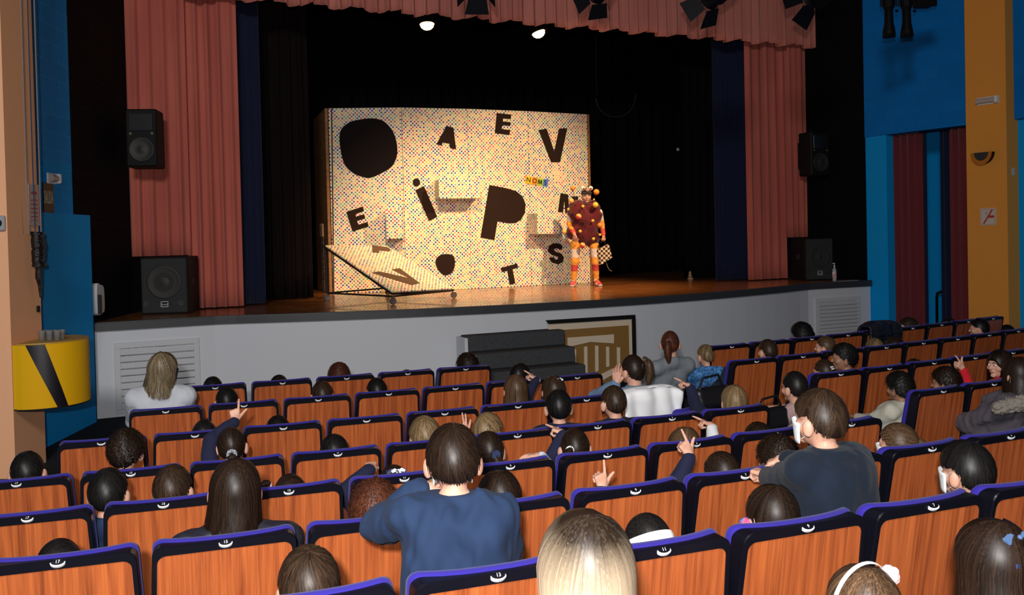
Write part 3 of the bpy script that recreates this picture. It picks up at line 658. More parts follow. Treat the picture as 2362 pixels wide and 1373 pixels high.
# local x runs upstage along the wall, local -y points into the room
hh = .17
prof = sm([(-.11, hh), (.0, hh), (.09, hh-.03), (.11, 0), (.10, -hh+.03), (.06, -hh), (-.10, -hh)], 4)
mk('dispenser_body', prism([(x, .0, z) for x, z in prof], (0, -.10, 0)), mat('dispenser_white', (.62, .63, .66), .4), t)
mk('dispenser_front', prism([(x*.72-.035, -.10, z*.75-.05) for x, z in [(-.11, .14), (.0, .14), (.0, -.17), (-.11, -.17)]], (0, -.02, 0)), mat('dispenser_grey', (.03, .03, .035), .4), t)
Pk = at_z(292, 722, HS); t = thing('small_box', 'small dark box with a tan end beside the left bass speaker', 'box', Pk, .1)
mk('box_body', bbox(-.14, .03, 0, .14, 0, .13, .006), M_matblack, t); mk('box_end', bbox(.031, .10, 0, .12, 0, .14, .004), mat('tan_end', (.30, .24, .17), .7), t)
# emergency lamps, signs
def emergency(P, ang, label, L=.26):
    t = thing('emergency_light', label, 'emergency light', P, ang, 'emergency lights')
    mk('back_plate', bbox(-L/2, L/2, -.02, .0, -.06, .06, .006), M_white, t)
    mk('diffuser', xf(tube([(-L/2+.01, -.04, 0), (L/2-.05, -.04, 0)], .042, 14), Matrix.Identity(4)), mat('ribbed_diffuser', (.5, .44, .40), .3, bump=((200, 1, 1), .5, .002)), t, smooth=False)
    mk('end_cap', bbox(L/2-.05, L/2, -.085, -.0, -.055, .055, .01), M_white, t)
Pq_ = on_plane(116, 412, WL0+nL*.01, A_L); emergency(Pq_, A_L, 'white emergency light on the blue wall above the exit sign', .2)
Pcol = Pq[:2]-nR*.001
Pq_ = on_plane(2280, 232, Pcol, A_R); emergency(Pq_, A_R+PI, 'white emergency light high on the ochre column', .36)
def board(name, label, cat, P, ang, wd, h, m, kids=(), th=.012):
    t = thing(name, label, cat, P, ang); b = mk('plate', bbox(-wd/2, wd/2, -th, 0, -h/2, h/2, .002), m, t)
    for nm, vf, mm in kids: mk(nm, xf(vf, Matrix.Translation((0, -th-.0006, 0)) @ Matrix.Rotation(PI/2, 4, 'X')), mm, t)
    return t
def flat(poly, z=0.0): return prism([(x, y, z) for x, y in poly], (0, 0, .001))
M_glow = mat('pale_green_print', (.50, .50, .36), .6); M_signred = mat('sign_red', (.5, .05, .03), .6); M_signwhite = mat('sign_white', (.62, .55, .48), .6)
nn_ = mat('sign_darkbrown', (.025, .012, .008), .5)
Ps = on_plane(110, 457, WL0, A_L); wS = abs(left_a(122)-left_a(97))
board('exit_sign', 'dark SALIDA exit sign on the blue wall beside the left column', 'sign', Ps, A_L, wS*.95, .34, nn_, [('lettering', xf(text_mesh('SALIDA', .20, .0008), Matrix.Diagonal((wS*.85/.66, 1.0, 1, 1))), M_glow), ('border', cat_(flat([(-wS/2, -.175), (wS/2, -.175), (wS/2, -.165), (-wS/2, -.165)])), M_glow)])
aR_ = A_R+PI
Ps = on_plane(2166, 538, WR0+nR*1.59, A_R)
arrow = [(-.16, 0), (-.06, .07), (-.06, .03), (.16, .03), (.16, -.03), (-.06, -.03), (-.06, -.07)]
board('exit_sign', 'green-black SALIDA arrow sign seen between the passage curtains', 'sign', Ps+np.array([.08, 0, 0]), aR_, .42, .27, mat('sign_darkgreen', (.008, .018, .014), .5), [('lettering', xf(text_mesh('SALIDA', .13, .0008), Matrix.Translation((0, .055, 0)) @ Matrix.Diagonal((.8, 1, 1, 1))), M_glow), ('arrow', xf(flat(arrow), Matrix.Translation((0, -.065, 0)) @ Matrix.Diagonal((.8, .75, 1, 1))), M_glow)])
Ps = on_plane(2280, 500, Pcol, A_R)
cig = flat([(-.10, -.015), (.0, -.015), (.0, .015), (-.10, .015)]); cig2 = flat([(-.005, -.02), (.10, -.02), (.10, .02), (-.005, .02)]); bar = flat([(-.085, -.11), (-.055, -.11), (.085, .11), (.055, .11)], .001)
board('no_smoking_sign', 'square no smoking sign on the ochre column', 'sign', Ps, aR_, .26, .27, M_signwhite, [('cigarette', cig, M_signwhite), ('pictogram', cat_(cig2, bar), M_signred), ('smoke', flat([(-.05, .03), (-.035, .03), (-.01, .08), (-.025, .08)]), mat('smoke_grey', (.3, .28, .25), .6)), ('frame_line', cat_(flat([(-.115, -.12), (.115, -.12), (.115, -.116), (-.115, -.116)]), flat([(-.115, .116), (.115, .116), (.115, .12), (-.115, .12)]), flat([(-.115, -.12), (-.111, -.12), (-.111, .12), (-.115, .12)]), flat([(.111, -.12), (.115, -.12), (.115, .12), (.111, .12)])), M_signred)])
Ps = on_plane(2271, 352, Pcol, A_R); t = thing('wall_sconce', 'half-round brass rimmed sconce on the ochre column', 'wall lamp', Ps, aR_)
hc = [(r*math.cos(a), 0, r*math.sin(a)) for r in (1,) for a in np.linspace(PI, 2*PI, 19)]
M_br = mat('brass', (.75, .33, .05), .35, metal=.7)
rim = prism([(x*.17, -.09, z*.19) for x, _, z in hc] + [(x*.12, -.09, z*.13) for x, _, z in hc[::-1]], (0, -.012, 0))
mk('rim', rim, M_br, t); mk('body', prism([(x*.165, 0, z*.18) for x, _, z in hc], (0, -.09, 0)), M_matblack, t); mk('glass', prism([(x*.118, -.091, z*.125) for x, _, z in hc], (0, -.004, 0)), mat('smoked_glass', (.05, .05, .05), .15), t)
for a in (PI+.35, 1.5*PI, 2*PI-.35): mk('screw', xf(lathe([(.012, 0), (.012, .005), (.004, .008)], 10), Matrix.Translation((.145*math.cos(a), -.102, .16*math.sin(a))) @ Matrix.Rotation(PI/2, 4, 'X')), M_br, t)
# return face of the right column: socket plate
Ps = on_plane(2337, 396, Pq2[:2]-dR*.001, A_R-PI/2); t = thing('wall_socket', 'small white wall plate on the shaded side of the right column', 'socket', Ps, A_R-PI/2+PI)
mk('plate', bbox(-.05, .05, -.012, 0, -.06, .06, .004), M_signwhite, t); mk('switch', bbox(-.0, .035, -.02, -.012, -.03, .03, .003), M_white, t)
# left column: handle device and red/white notice, cables
Ps = on_plane(3, 515, Pc-np.array([0, .002]), 0); t = thing('alarm_button', 'small grey wall device at the left edge of the orange column', 'button', Ps)
mk('housing', bbox(-.06, .045, -.035, 0, -.07, .07, .01), mat('device_grey', (.35, .35, .36), .3), t); mk('knob', xf(lathe([(.035, 0), (.035, .015), (.02, .02)], 16), Matrix.Translation((-.01, -.035, 0)) @ Matrix.Rotation(PI/2, 4, 'X')), M_matblack, t)
aS = math.atan2(far[1]-Pc[1], far[0]-Pc[0]); Pside = np.array([Pc[0], Pc[1]])
Ps = on_plane(76, 473, Pside+np.array([.002, 0]), aS); 
lines = [('pictogram', cat_(flat([(-.08, -.15), (.08, -.15), (.08, -.145), (-.08, -.145)]), flat([(-.06, .1), (.06, .1), (.06, .13), (-.06, .13)]), *[flat([(-.07, y), (.07, y), (.07, y+.012), (-.07, y+.012)]) for y in (-.12, -.08, -.04, 0, .04)], flat([(-.09, -.18), (-.085, -.18), (-.085, .18), (-.09, .18)]), flat([(.085, -.18), (.09, -.18), (.09, .18), (.085, .18)])), M_signred)]
board('safety_notice', 'narrow red and white notice on the side of the left column', 'sign', Ps, aS, .22, .40, mat('notice_paper', (.5, .38, .32), .6), lines)
cb = thing('cable_bundle', 'bundle of thin vertical cables taped with black plastic beside the left column', 'cables', (*far[:2], 0))
M_cab = mat('cable_blue', (.03, .05, .10), .5); M_cab2 = mat('cable_grey', (.22, .20, .20), .5); nl = .02
for k in range(6):
    x_ = far[0]+.03-.012*k; y_ = far[1]-.03-.10*k; zt = 7.5
    z_b = on_plane(85, 540, far[:2], aS)[2]
    mk('cable', (wverts(tube([(x_+.02, y_, 8.1), (x_+.018, y_-.01, z_b+.6), (x_+.02, y_-.02+.01*k, z_b)], .006, 6)[0], cb), tube([(0,0,0),(0,0,1),(0,0,2)], 1, 6)[1]), M_cab if k % 2 else M_cab2, cb)
pts = []; zt, zb = on_plane(87, 535, far[:2], aS)[2], on_plane(87, 615, far[:2], aS)[2]
M_tape = mat('black_plastic_bag', (.006, .006, .007), .22, bump=((30, 30, 60), 1, .02))
rr = random.Random(4); npt = 16
mk('plastic_wrap', tube([(.05+rr.uniform(-.006, .006), -.12, zt+(zb-zt)*i/npt) for i in range(npt+1)], [.055+.014*rr.random() for i in range(npt+1)], 10), M_tape, cb, smooth=False)
mk('plastic_wrap', tube([(.05, -.12, zb), (.055, -.14, zb-.1), (.045, -.10, zb-.18), (.05, -.10, zb-.30)], [.03, .03, .018, .01], 8), M_tape, cb)
Pk = on_plane(86, 713, Pside, aS); t = thing('wall_clip', 'tiny black clip on the side of the left column below the cables', 'clip', Pk, aS); mk('clip', bbox(-.02, .02, -.02, 0, -.03, .03, .004), M_matblack, t)
# yellow half-drum counter on the column
t = thing('wall_counter', 'yellow drum-fronted wall counter with a black diagonal stripe on the left column', 'counter', (Pc[0], Pc[1], 0))
zt_, zb_ = 1.42, .80
Pz = at_y(52, 797, Pc[1]-.02); zt_ = Pz[2]; zb_ = at_y(55, 945, Pc[1]-.02)[2]
L_ = at_y(50, 870, Pc[1]-.03)[0]-Pc[0]; 
Rr = on_plane(196, 870, (Pc[0]+.0, Pc[1]+.35), 0)[0]-Pc[0]
outl = [(L_, -.03)] + [(Rr*.25+(-L_*0), -.035)] + [(Rr*.25+Rr*.75*math.sin(a), .38-.415*math.cos(a)) for a in np.linspace(.0, PI, 15)] + [(.01, .80)] 
outl = [(L_, -.03), (.05, -.035)] + [(.10+(Rr-.10)*math.sin(a), .37-.41*math.cos(a)) for a in np.linspace(0.0, PI, 49)] + [(.012, .79), (.012, -.012), (L_, -.012)]
mk('drum', prism([(x, y, zb_) for x, y in outl], (0, 0, zt_-zb_)), M_yellow, t)
mk('counter_top', prism([(x*.97+.01, y*.97+.012, zt_+.001) for x, y in outl[1:-2]], (0, 0, .012)), mat('yellow_top', (.45, .26, .04), .5), t)
def outl_at(u):   # point at fraction u along the bowed front
    k = 1+u*17; i = int(k); f_ = k-i; a, b = np.array(outl[i]), np.array(outl[min(i+1, 18)]); return a*(1-f_)+b*f_
V = []; 
def arcpt(a): return np.array([.10+(Rr-.10)*math.sin(a), .37-.41*math.cos(a)])
c0 = np.array([.05, .37])
for i, q in enumerate(np.linspace(0, 1, 10)):
    z = zt_+(zb_-zt_)*q; 
    a0, a1 = .12+.62*q, .52+.46*q
    for a in np.linspace(a0, a1, 14):
        p = arcpt(a); d = (p-c0)/np.linalg.norm(p-c0); p = p+d*.004; V.append((p[0], p[1], z))
mk('stripe', (V, [(i*14+j, i*14+j+1, (i+1)*14+j+1, (i+1)*14+j) for i in range(9) for j in range(13)]), mat('stripe_black', (.006, .004, .008), .4), t, smooth=True)
mk('bottom_rim', prism([(x*1.01, y*1.0, zb_-.012) for x, y in outl], (0, 0, .012)), M_matblack, t)
# stacked clear cups on the counter
M_cup = mat('clear_cup', (.85, .88, .9), .08, trans=.85)
k = 0
for j in range(2):
    for i in range(3):
        cx_, cy_ = Pc[0]+.17+.072*i, Pc[1]+.22+.08*j
        k += 1
        o = mk('plastic_cup', lathe([(.024, 0), (.033, .09), (.035, .092), (.031, .09), (.022, .004)], 16), M_cup, smooth=True); o.location = (cx_, cy_, zt_+.014)
        props(o, ['front', 'rear'][j]+' row clear plastic cup, '+['left', 'middle', 'right'][i]+' one on the yellow counter', 'cup', 'clear cups on the yellow counter')
# handrail in the right passage
Ph = WR0+nR*1.35; 
def rp(px, py): return on_plane(px, py, Ph, A_R)
a = rp(2161, 722); b = rp(2161, 685); c = rp(2168, 674); d = rp(2200, 674)
o = mk('handrail', tube([(a[0], a[1], 0), b, (b+c)/2+np.array([-.02, 0, .02]), c, d, (d[0], d[1], 0)], .025, 8), M_matblack, smooth=True); props(o, 'black tubular handrail in the right passage behind the curtains', 'handrail')
Pk = at_z(1592, 645, HS); t = thing('small_figurine', 'tiny tan object standing on the stage floor by the right wing curtain', 'ornament', Pk)
mk('base', bbox(-.05, .05, -.04, .04, 0, .04, .005), mat('figurine_tan', (.38, .22, .12), .6), t); mk('top', lathe([(.03, .04), (.04, .07), (.025, .11), (.03, .14), (.008, .17)], 12), MC['figurine_tan'], t, smooth=True)
# coil of cable hanging on the back wall
o = mk('hanging_hoop', cat_(tube([on_st(1420+46*math.cos(a), 222+48*math.sin(a), 6.1) for a in np.linspace(-.15, PI*.97, 24)], .006, 5), tube([on_st(1374, 75, 6.1), on_st(1376, 218, 6.1)], .006, 5)), mat('thin_cable', (.07, .06, .06), .5)); props(o, 'thin cable hoop hanging in front of the black backdrop', 'cable')
o = mk('wall_lamp_dot', xf(lathe([(.04, 0), (.04, .02), (.02, .03)], 14), frame_M(on_st(1563, 345, 6.05), SP(1, 0)-SP(0, 0), (0, 0, 1))), mat('small_white', (.5, .5, .5), .4)); props(o, 'small round white fitting on the black backdrop', 'fitting')

# ---------------------------------------------------------------- stage lamps
M_can = mat('lamp_body', (.004, .004, .006), .6, spec=.15)
def fresnel_on(px, py, t_, label, target, energy):
    P = on_st(px, py, t_); t = thing('stage_lamp', label, 'stage lamp', P, 0, 'glowing stage lamps')
    d = Vector(target)-Vector(P); q = d.to_track_quat('-Z', 'Y').to_matrix().to_4x4()
    mk('lamp_housing', xf(lathe([(.06, .28), (.11, .24), (.12, .03), (.135, .0), (.125, -.005), (.115, .02), (.10, .2)], 20), q), M_can, t, smooth=True)
    mk('lens', xf(lathe([(.115, .0), (.10, -.045), (.07, -.075), (.03, -.09), (.002, -.095)], 20), q), mat('hot_lens', (1, .6, .3), .3, emit=(1, .46, .13, 22)), t, smooth=True)
    mk('yoke', tube([(-.15, 0, .05), (-.15, 0, .28), (0, 0, .34), (.15, 0, .28), (.15, 0, .05)], .012, 6), M_can, t)
    mk('hook', tube([(0, 0, .34), (0, 0, .62)], .015, 6), M_can, t)
    lamp('stage_lamp_light', 'SPOT', tuple(Vector(P)+d.normalized()*.12), target, energy, (1, .56, .24), spot_size=math.radians(70), spot_blend=.9, shadow_soft_size=.09)
    return P
T1 = 1.9
L1 = fresnel_on(985, 56, T1, 'glowing stage lamp hanging behind the valance, left one of the pair', SP(-1.4, 1.2, HS), 260)
L2 = fresnel_on(1242, 75, T1, 'glowing stage lamp hanging behind the valance, right one of the pair', SP(1.9, .9, HS), 420)
zb1 = L1[2]+.62
o = mk('lighting_bar', tube([SP(-5.5, T1, zb1), SP(5.5, T1, zb1)], .025, 8), M_can); props(o, 'black lighting bar behind the valance holding the stage lamps', 'bar')
# front-of-house lamps on a bar over the audience
TF = -3.2; zF = 6.55
def foh(px, py, label, aim, rz, sc_=1.0, energy=0, t_=TF):
    P = on_st(px, py, t_); t = thing('stage_spotlight', label, 'spotlight', P, 0, 'front of house spotlights')
    d = Vector(aim)-Vector(P); q = d.to_track_quat('-Z', 'Y').to_matrix().to_4x4() @ Matrix.Rotation(rz, 4, 'Z')
    s = sc_
    mk('lamp_housing', xf(cat_(bbox(-.14*s, .14*s, -.12*s, .12*s, .05*s, .34*s, .02), lathe([(.12*s, .06), (.13*s, 0), (.115*s, 0)], 18)), q), M_can, t)
    for k, (ax, sg) in enumerate((('X', 1), ('X', -1), ('Y', 1), ('Y', -1))):
        wd = .12*s if k < 2 else .10*s
        door = prism([(-wd, 0, 0), (wd, 0, 0), (wd*1.35, 0, -.22*s), (-wd*1.35, 0, -.22*s)], (0, .004, 0))
        if ax == 'X': Mk = Matrix.Translation((0, sg*.13*s, 0)) @ Matrix.Rotation(sg*.6, 4, 'X')
        else: Mk = Matrix.Rotation(PI/2, 4, 'Z') @ Matrix.Translation((0, sg*.13*s, 0)) @ Matrix.Rotation(sg*.6, 4, 'X')
        mk('barn_door', xf(door, q @ Mk), M_can, t)
    mk('lens', xf(lathe([(.10*s, .012), (.06*s, .004), (.01, .002)], 18), q), mat('dark_lens', (.02, .02, .03), .1), t)
    mk('yoke', tube([(-.2*s, 0, .05), (-.2*s, 0, .3*s), (0, 0, .4*s), (.2*s, 0, .3*s), (.2*s, 0, .05)], .012, 6), M_can, t)
    mk('clamp', tube([(0, 0, .4*s), (0, 0, .5*s)], .02, 6), M_can, t)
    if energy: lamp('spotlight_beam', 'SPOT', tuple(Vector(P)+d.normalized()*.25), aim, energy, (1, .58, .25), spot_size=math.radians(36), spot_blend=.8, shadow_soft_size=.07)
    return P
tg = SP(-.5, 3.0, HS+1.0)
foh(1375, -8, 'small black spotlight at the top edge, left of the barn-door spotlights', tg, .2, .8)
foh(1632, 2, 'black barn-door spotlight in front of the valance, middle one', tg, .3, 1.0)
F2 = foh(1862, 2, 'black barn-door spotlight overlapping the right end of the valance', tg, -.3, 1.05)
foh(1100, -22, 'black spotlight at the top edge above the centre of the valance', tg, 0, .8)
# warm front light comes from the spotlights out of frame on the same bar
for s_, e_ in ((-3.0, 2500), (2.6, 3200)):
    P = SP(s_, TF, 7.1); lamp('front_spotlight_beam', 'SPOT', tuple(P), tuple(SP(-.8 if s_ < 0 else .3, 3.3, HS-.15)), e_, (1, .66, .35), spot_size=math.radians(40 if s_ < 0 else 50), spot_blend=.85, shadow_soft_size=.08)
def profile(px, py, label, tilt, t_=-2.6):
    P = on_st(px, py, t_); t = thing('profile_spotlight', label, 'spotlight', P, 0, 'downward profile spotlights')
    mk('lens_tube', lathe([(.085, -.42), (.09, -.42), (.085, -.33), (.062, -.22), (.058, -.02), (.05, 0)], 20), M_can, t, smooth=True)
    mk('lamp_housing', lathe([(.062, -.02), (.075, 0), (.085, .03), (.09, .25), (.06, .3)], 16), M_can, t)
    mk('yoke', tube([(-.11, 0, .02), (-.11, 0, .3), (.11, 0, .3), (.11, 0, .02)], .012, 6), M_can, t); mk('knob', xf(lathe([(.02, 0), (.02, .03)], 8), Matrix.Translation((.1, 0, -.05)) @ Matrix.Rotation(PI/2, 4, 'Y')), M_can, t)
profile(2050, 18, 'tube-shaped black spotlight pointing down, left one of two before the blue wall', 0)
profile(2091, 18, 'tube-shaped black spotlight pointing down, right one of two before the blue wall', 0)
Pp = on_st(2130, 3, -2.6); t = thing('floodlight', 'square black floodlight beside the two tube-shaped spotlights', 'floodlight', Pp); mk('flood_body', bbox(-.12, .12, -.1, .1, -.09, .12, .02), M_can, t); mk('flood_visor', bbox(-.14, .14, -.14, -.1, -.1, .0, .01), M_can, t)

# ---------------------------------------------------------------- theatre seat
def rrect(hw_t, hw_b, z0, z1, rt=.05, rb=.03, n=6):
    pts = []
    def cor(cx, cz, r, a0): 
        for k in range(n+1): a = a0+PI/2*k/n; pts.append((cx+r*math.cos(a), cz+r*math.sin(a)))
    cor(hw_t-rt, z1-rt, rt, 0); cor(-hw_t+rt, z1-rt, rt, PI/2); cor(-hw_b+rb, z0+rb, rb, PI); cor(hw_b-rb, z0+rb, rb, 1.5*PI)
    # subdivide long straight runs
    out = []
    for i, p in enumerate(pts):
        q = pts[(i+1) % len(pts)]; d = math.hypot(q[0]-p[0], q[1]-p[1]); k = max(1, int(d/.05))
        for j in range(k): out.append((p[0]+(q[0]-p[0])*j/k, p[1]+(q[1]-p[1])*j/k))
    return out
TILT = .17
def tl(x, y, z, zt=.935): return (x, y+(zt-z)*math.tan(TILT), z)
def loft(rings, cap0=True, cap1=True):
    n = len(rings[0]); V = [p for r in rings for p in r]; F = []
    for i in range(len(rings)-1):
        for k in range(n): F.append((i*n+k, (i+1)*n+k, (i+1)*n+(k+1) % n, i*n+(k+1) % n))
    if cap0: F.append(tuple(range(n)))
    if cap1: F.append(tuple((len(rings)-1)*n+k for k in range(n))[::-1])
    return V, F
def scale_o(o, k, dz=0):
    cz = (.935+.37)/2; return [(x*(1-k/.25), cz+(z-cz)*(1-k/.28)+dz) for x, z in o]
OUT = rrect(.250, .272, .37, .935, .038, .03)
def wing(x): return .024+.050*(abs(x)/.25)**2.6
INN = rrect(.250-.016, .272-.020, .39, .935-.034, .030, .02)
# map INN onto the same count as OUT by angle matching
def resample(poly, ref):
    P = np.array(poly+[poly[0]]); L = np.r_[0, np.cumsum(np.hypot(*np.diff(P, axis=0).T))]; 
    R = np.array(ref+[ref[0]]); LR = np.r_[0, np.cumsum(np.hypot(*np.diff(R, axis=0).T))][:-1]/np.hypot(*np.diff(R, axis=0).T).sum()
    return [(float(np.interp(u*L[-1], L, P[:, 0])), float(np.interp(u*L[-1], L, P[:, 1]))) for u in LR]
INN = resample(INN, OUT)
def seat_meshes():
    r0 = [tl(x, .008, z) for x, z in INN]; r1 = [tl(x, .0, z) for x, z in INN]
    r2 = [tl(x*.992, 0, z-.003 if z > .9 else z) for x, z in OUT]; r3 = [tl(x, .006, z) for x, z in OUT]; r4 = [tl(x, wing(x), z+.0) for x, z in OUT]
    frame = loft([r0, r1, r2, r3, r4], False, True)
    panel = loft([[tl(x*.999, .0075, z) for x, z in INN], [tl(x*.9, .004, .65+(z-.65)*.9) for x, z in INN]], False, False)
    n = len(INN); V = [tl(x, .005, z) for x, z in INN]; panel = prism(V, (0, .006, 0))
    def cz(z, k): return z+(.006*k if z > .8 else 0)
    c = [[tl(x*1.0, wing(x)-.001, z) for x, z in OUT], [tl(x*1.012, wing(x)+.010, cz(z, 1)) for x, z in OUT], [tl(x*1.015, wing(x)+.030, cz(z, 1.2)) for x, z in OUT],
         [tl(x*.97, wing(x)*.9+.048, z-.006) for x, z in OUT], [tl(x*.86, wing(x)*.55+.068, .65+(z-.65)*.9) for x, z in OUT], [tl(x*.4, .09, .65+(z-.65)*.4) for x, z in OUT]]
    cushion = loft(c, False, True)
    pan = []
    o = rrect(.235, .235, -.23, .23, .05, .03)
    pan = loft([[(x*.94, .33+z*.94, .375) for x, z in o], [(x, .33+z, .39) for x, z in o], [(x*1.0, .33+z, .43) for x, z in o], [(x*.95, .33+z*.95, .452) for x, z in o], [(x*.5, .33+z*.5, .46) for x, z in o]][::-1])
    pshell = loft([[(x*.9, .33+z*.9, .355) for x, z in o], [(x*.96, .33+z*.96, .38) for x, z in o]][::-1])
    arm = cat_(bbox(.262, .288, .10, .42, .60, .635, .008), bbox(.266, .284, .13, .17, .0, .60, .004), bbox(.264, .286, .10, .40, -.01, .02, .004), bbox(.266, .284, .34, .38, .40, .60, .004), bbox(.266, .284, .14, .38, .36, .40, .004))
    # badge: oval dish lying on the top edge
    e = [(.024*math.cos(a), .0145*math.sin(a)) for a in np.linspace(0, 2*PI, 28, endpoint=False)]
    Mb = frame_M(tl(0, .000, .923), (1, 0, 0), (0, math.cos(.78), math.sin(.78)))
    rim = loft([[(x, y, -.006) for x, y in e], [(x, y, .004) for x, y in e], [(x*.80, y*.72+.001, .005) for x, y in e]], True, True)
    core = loft([[(x*.92, y*.84+.0025, .003) for x, y in e], [(x*.88, y*.80+.0028, .0062) for x, y in e]], True, True)
    return frame, panel, cushion, pan, pshell, arm, xf(rim, Mb), xf(core, Mb), Mb
SM = seat_meshes()
def own(vf): return [tuple(v) for v in vf[0]], vf[1]
seat0 = thing('theatre_seat', 'x', 'seat')
p_frame = mk('back_frame', own(SM[0]), M_black, seat0, smooth=False)
p_panel = mk('back_panel', own(SM[1]), M_wood, seat0)
p_cush = mk('back_cushion', own(SM[2]), M_velvet, seat0, smooth=True)
p_pan = mk('seat_cushion', own(SM[3]), M_velvet, seat0, smooth=True)
p_shell = mk('seat_shell', own(SM[4]), M_black, seat0)
p_arm = mk('armrest', own(SM[5]), M_black, seat0)
p_rim = mk('number_plate', own(SM[6]), M_white, seat0, smooth=False)
p_core = mk('plate_centre', own(SM[7]), M_black, p_rim)
num_me = {}
for n_ in range(1, 20):
    o = mk('seat_number', xf(text_mesh(str(n_), .016, .0005), np.array(SM[8]) @ np.array(Matrix.Translation((0, .002, .0068)))), M_white); num_me[n_] = o.data; bpy.data.objects.remove(o)
ORD = ['first', 'second', 'third', 'fourth', 'fifth', 'sixth', 'seventh', 'eighth', 'ninth', 'tenth']
ROWN = {'A': 'left block row nearest the stage', 'B': 'second left block row from the stage', 'C': 'third left block row from the stage', 'D': 'fourth left block row from the stage', 'E': 'fifth row from the stage', 'F': 'second row from the camera', 'G': 'row nearest the camera',
        'r1': 'right block row nearest the stage', 'r2': 'second right block row from the stage', 'r3': 'third right block row from the stage', 'r4': 'fourth right block row from the stage'}
IDX = {'A': range(0, 5), 'B': range(0, 7), 'C': range(0, 8), 'D': range(0, 9), 'E': range(0, 9), 'F': range(0, 9), 'G': range(-1, 5), 'r1': range(0, 9), 'r2': range(0, 9), 'r3': range(0, 5), 'r4': range(0, 2)}
NUM0 = {'D': 17, 'E': 17, 'F': 17, 'G': 13}
r4p = on_row(2176.7, 892.3, 37.44); R4A = math.atan2(r4p[0]-ROW_C[0], ROW_C[1]-r4p[1])
SEATS = {}
first = True
for rk, idx in IDX.items():
    R, a0, z = ROWS[rk]
    if a0 is None: a0 = R4A
    for oi, i in enumerate(idx):
        a = a0+i*W/R; x, y = ROW_C[0]+R*math.sin(a), ROW_C[1]-R*math.cos(a)
        root = seat0 if first else seat0.copy()
        if not first:
            C.objects.link(root)
            for ch in (p_frame, p_panel, p_cush, p_pan, p_shell, p_arm, p_rim):
                c = ch.copy(); C.objects.link(c); c.parent = root
                if ch is p_rim: d = p_core.copy(); C.objects.link(d); d.parent = c; rim_c = c
        else: rim_c = p_rim
        root.location = (x, y, z-.9215); root.rotation_euler = (0, 0, a)
        root['label'] = 'theatre seat, %s from the left in the %s' % (ORD[oi], ROWN[rk]); root['category'] = 'seat'; root['group'] = 'wood-backed theatre seats'
        if rk in NUM0:
            num = NUM0[rk]-2*i
            if 0 < num < 20:
                d = bpy.data.objects.new('seat_number', num_me[num]); C.objects.link(d); d.parent = rim_c
        SEATS[(rk, i)] = (x, y, z-.9215, a); first = False
# ================================================================ people: signed-distance modelling turned into smooth meshes
def surface_nets(Fg, o, h):
    s = Fg < 0; nx, ny, nz = Fg.shape
    cnt = np.zeros((nx-1, ny-1, nz-1), np.int8)
    for a in (0, 1):
        for b in (0, 1):
            for c in (0, 1): cnt += s[a:nx-1+a, b:ny-1+b, c:nz-1+c]
    act = (cnt > 0) & (cnt < 8); I, J, K = np.nonzero(act); n = len(I)
    if n == 0: return np.zeros((0, 3)), np.zeros((0, 4), int)
    P = np.zeros((n, 3)); wt = np.zeros(n)
    corner = [(a, b, c) for a in (0, 1) for b in (0, 1) for c in (0, 1)]
    for ca in corner:
        for ax in range(3):
            if ca[ax]: continue
            cb = list(ca); cb[ax] = 1
            fa = Fg[I+ca[0], J+ca[1], K+ca[2]]; fb = Fg[I+cb[0], J+cb[1], K+cb[2]]
            m = (fa < 0) != (fb < 0); t = np.where(m, fa/np.where(m, fa-fb, 1), 0)
            q = np.array(ca, float)[None, :].repeat(n, 0); q[:, ax] += t
            P[m] += q[m]; wt[m] += 1
    V = (P/wt[:, None] + np.stack([I, J, K], 1))*h + o
    idm = -np.ones(act.shape, int); idm[I, J, K] = np.arange(n)
    Q = []
    for ax in range(3):
        sl0 = [slice(None)]*3; sl1 = [slice(None)]*3; sl0[ax] = slice(0, -1); sl1[ax] = slice(1, None)
        a = s[tuple(sl0)]; b = s[tuple(sl1)]; ch = a != b
        u, v = [(1, 2), (2, 0), (0, 1)][ax]
        i = np.stack(np.nonzero(ch), 1)
        ok = (i[:, u] > 0) & (i[:, v] > 0) & (i[:, u] < Fg.shape[u]-1) & (i[:, v] < Fg.shape[v]-1); i = i[ok]
        if len(i) == 0: continue
        du = np.zeros(3, int); du[u] = 1; dv = np.zeros(3, int); dv[v] = 1
        c = [i-du-dv, i-dv, i, i-du]; q = np.stack([idm[x[:, 0], x[:, 1], x[:, 2]] for x in c], 1)
        fl = a[i[:, 0], i[:, 1], i[:, 2]]; q[~fl] = q[~fl][:, ::-1]; Q.append(q)
    return V, np.concatenate(Q)
def smin(a, b, k):
    h = np.clip(.5+.5*(b-a)/k, 0, 1); return b*(1-h)+a*h-k*h*(1-h)
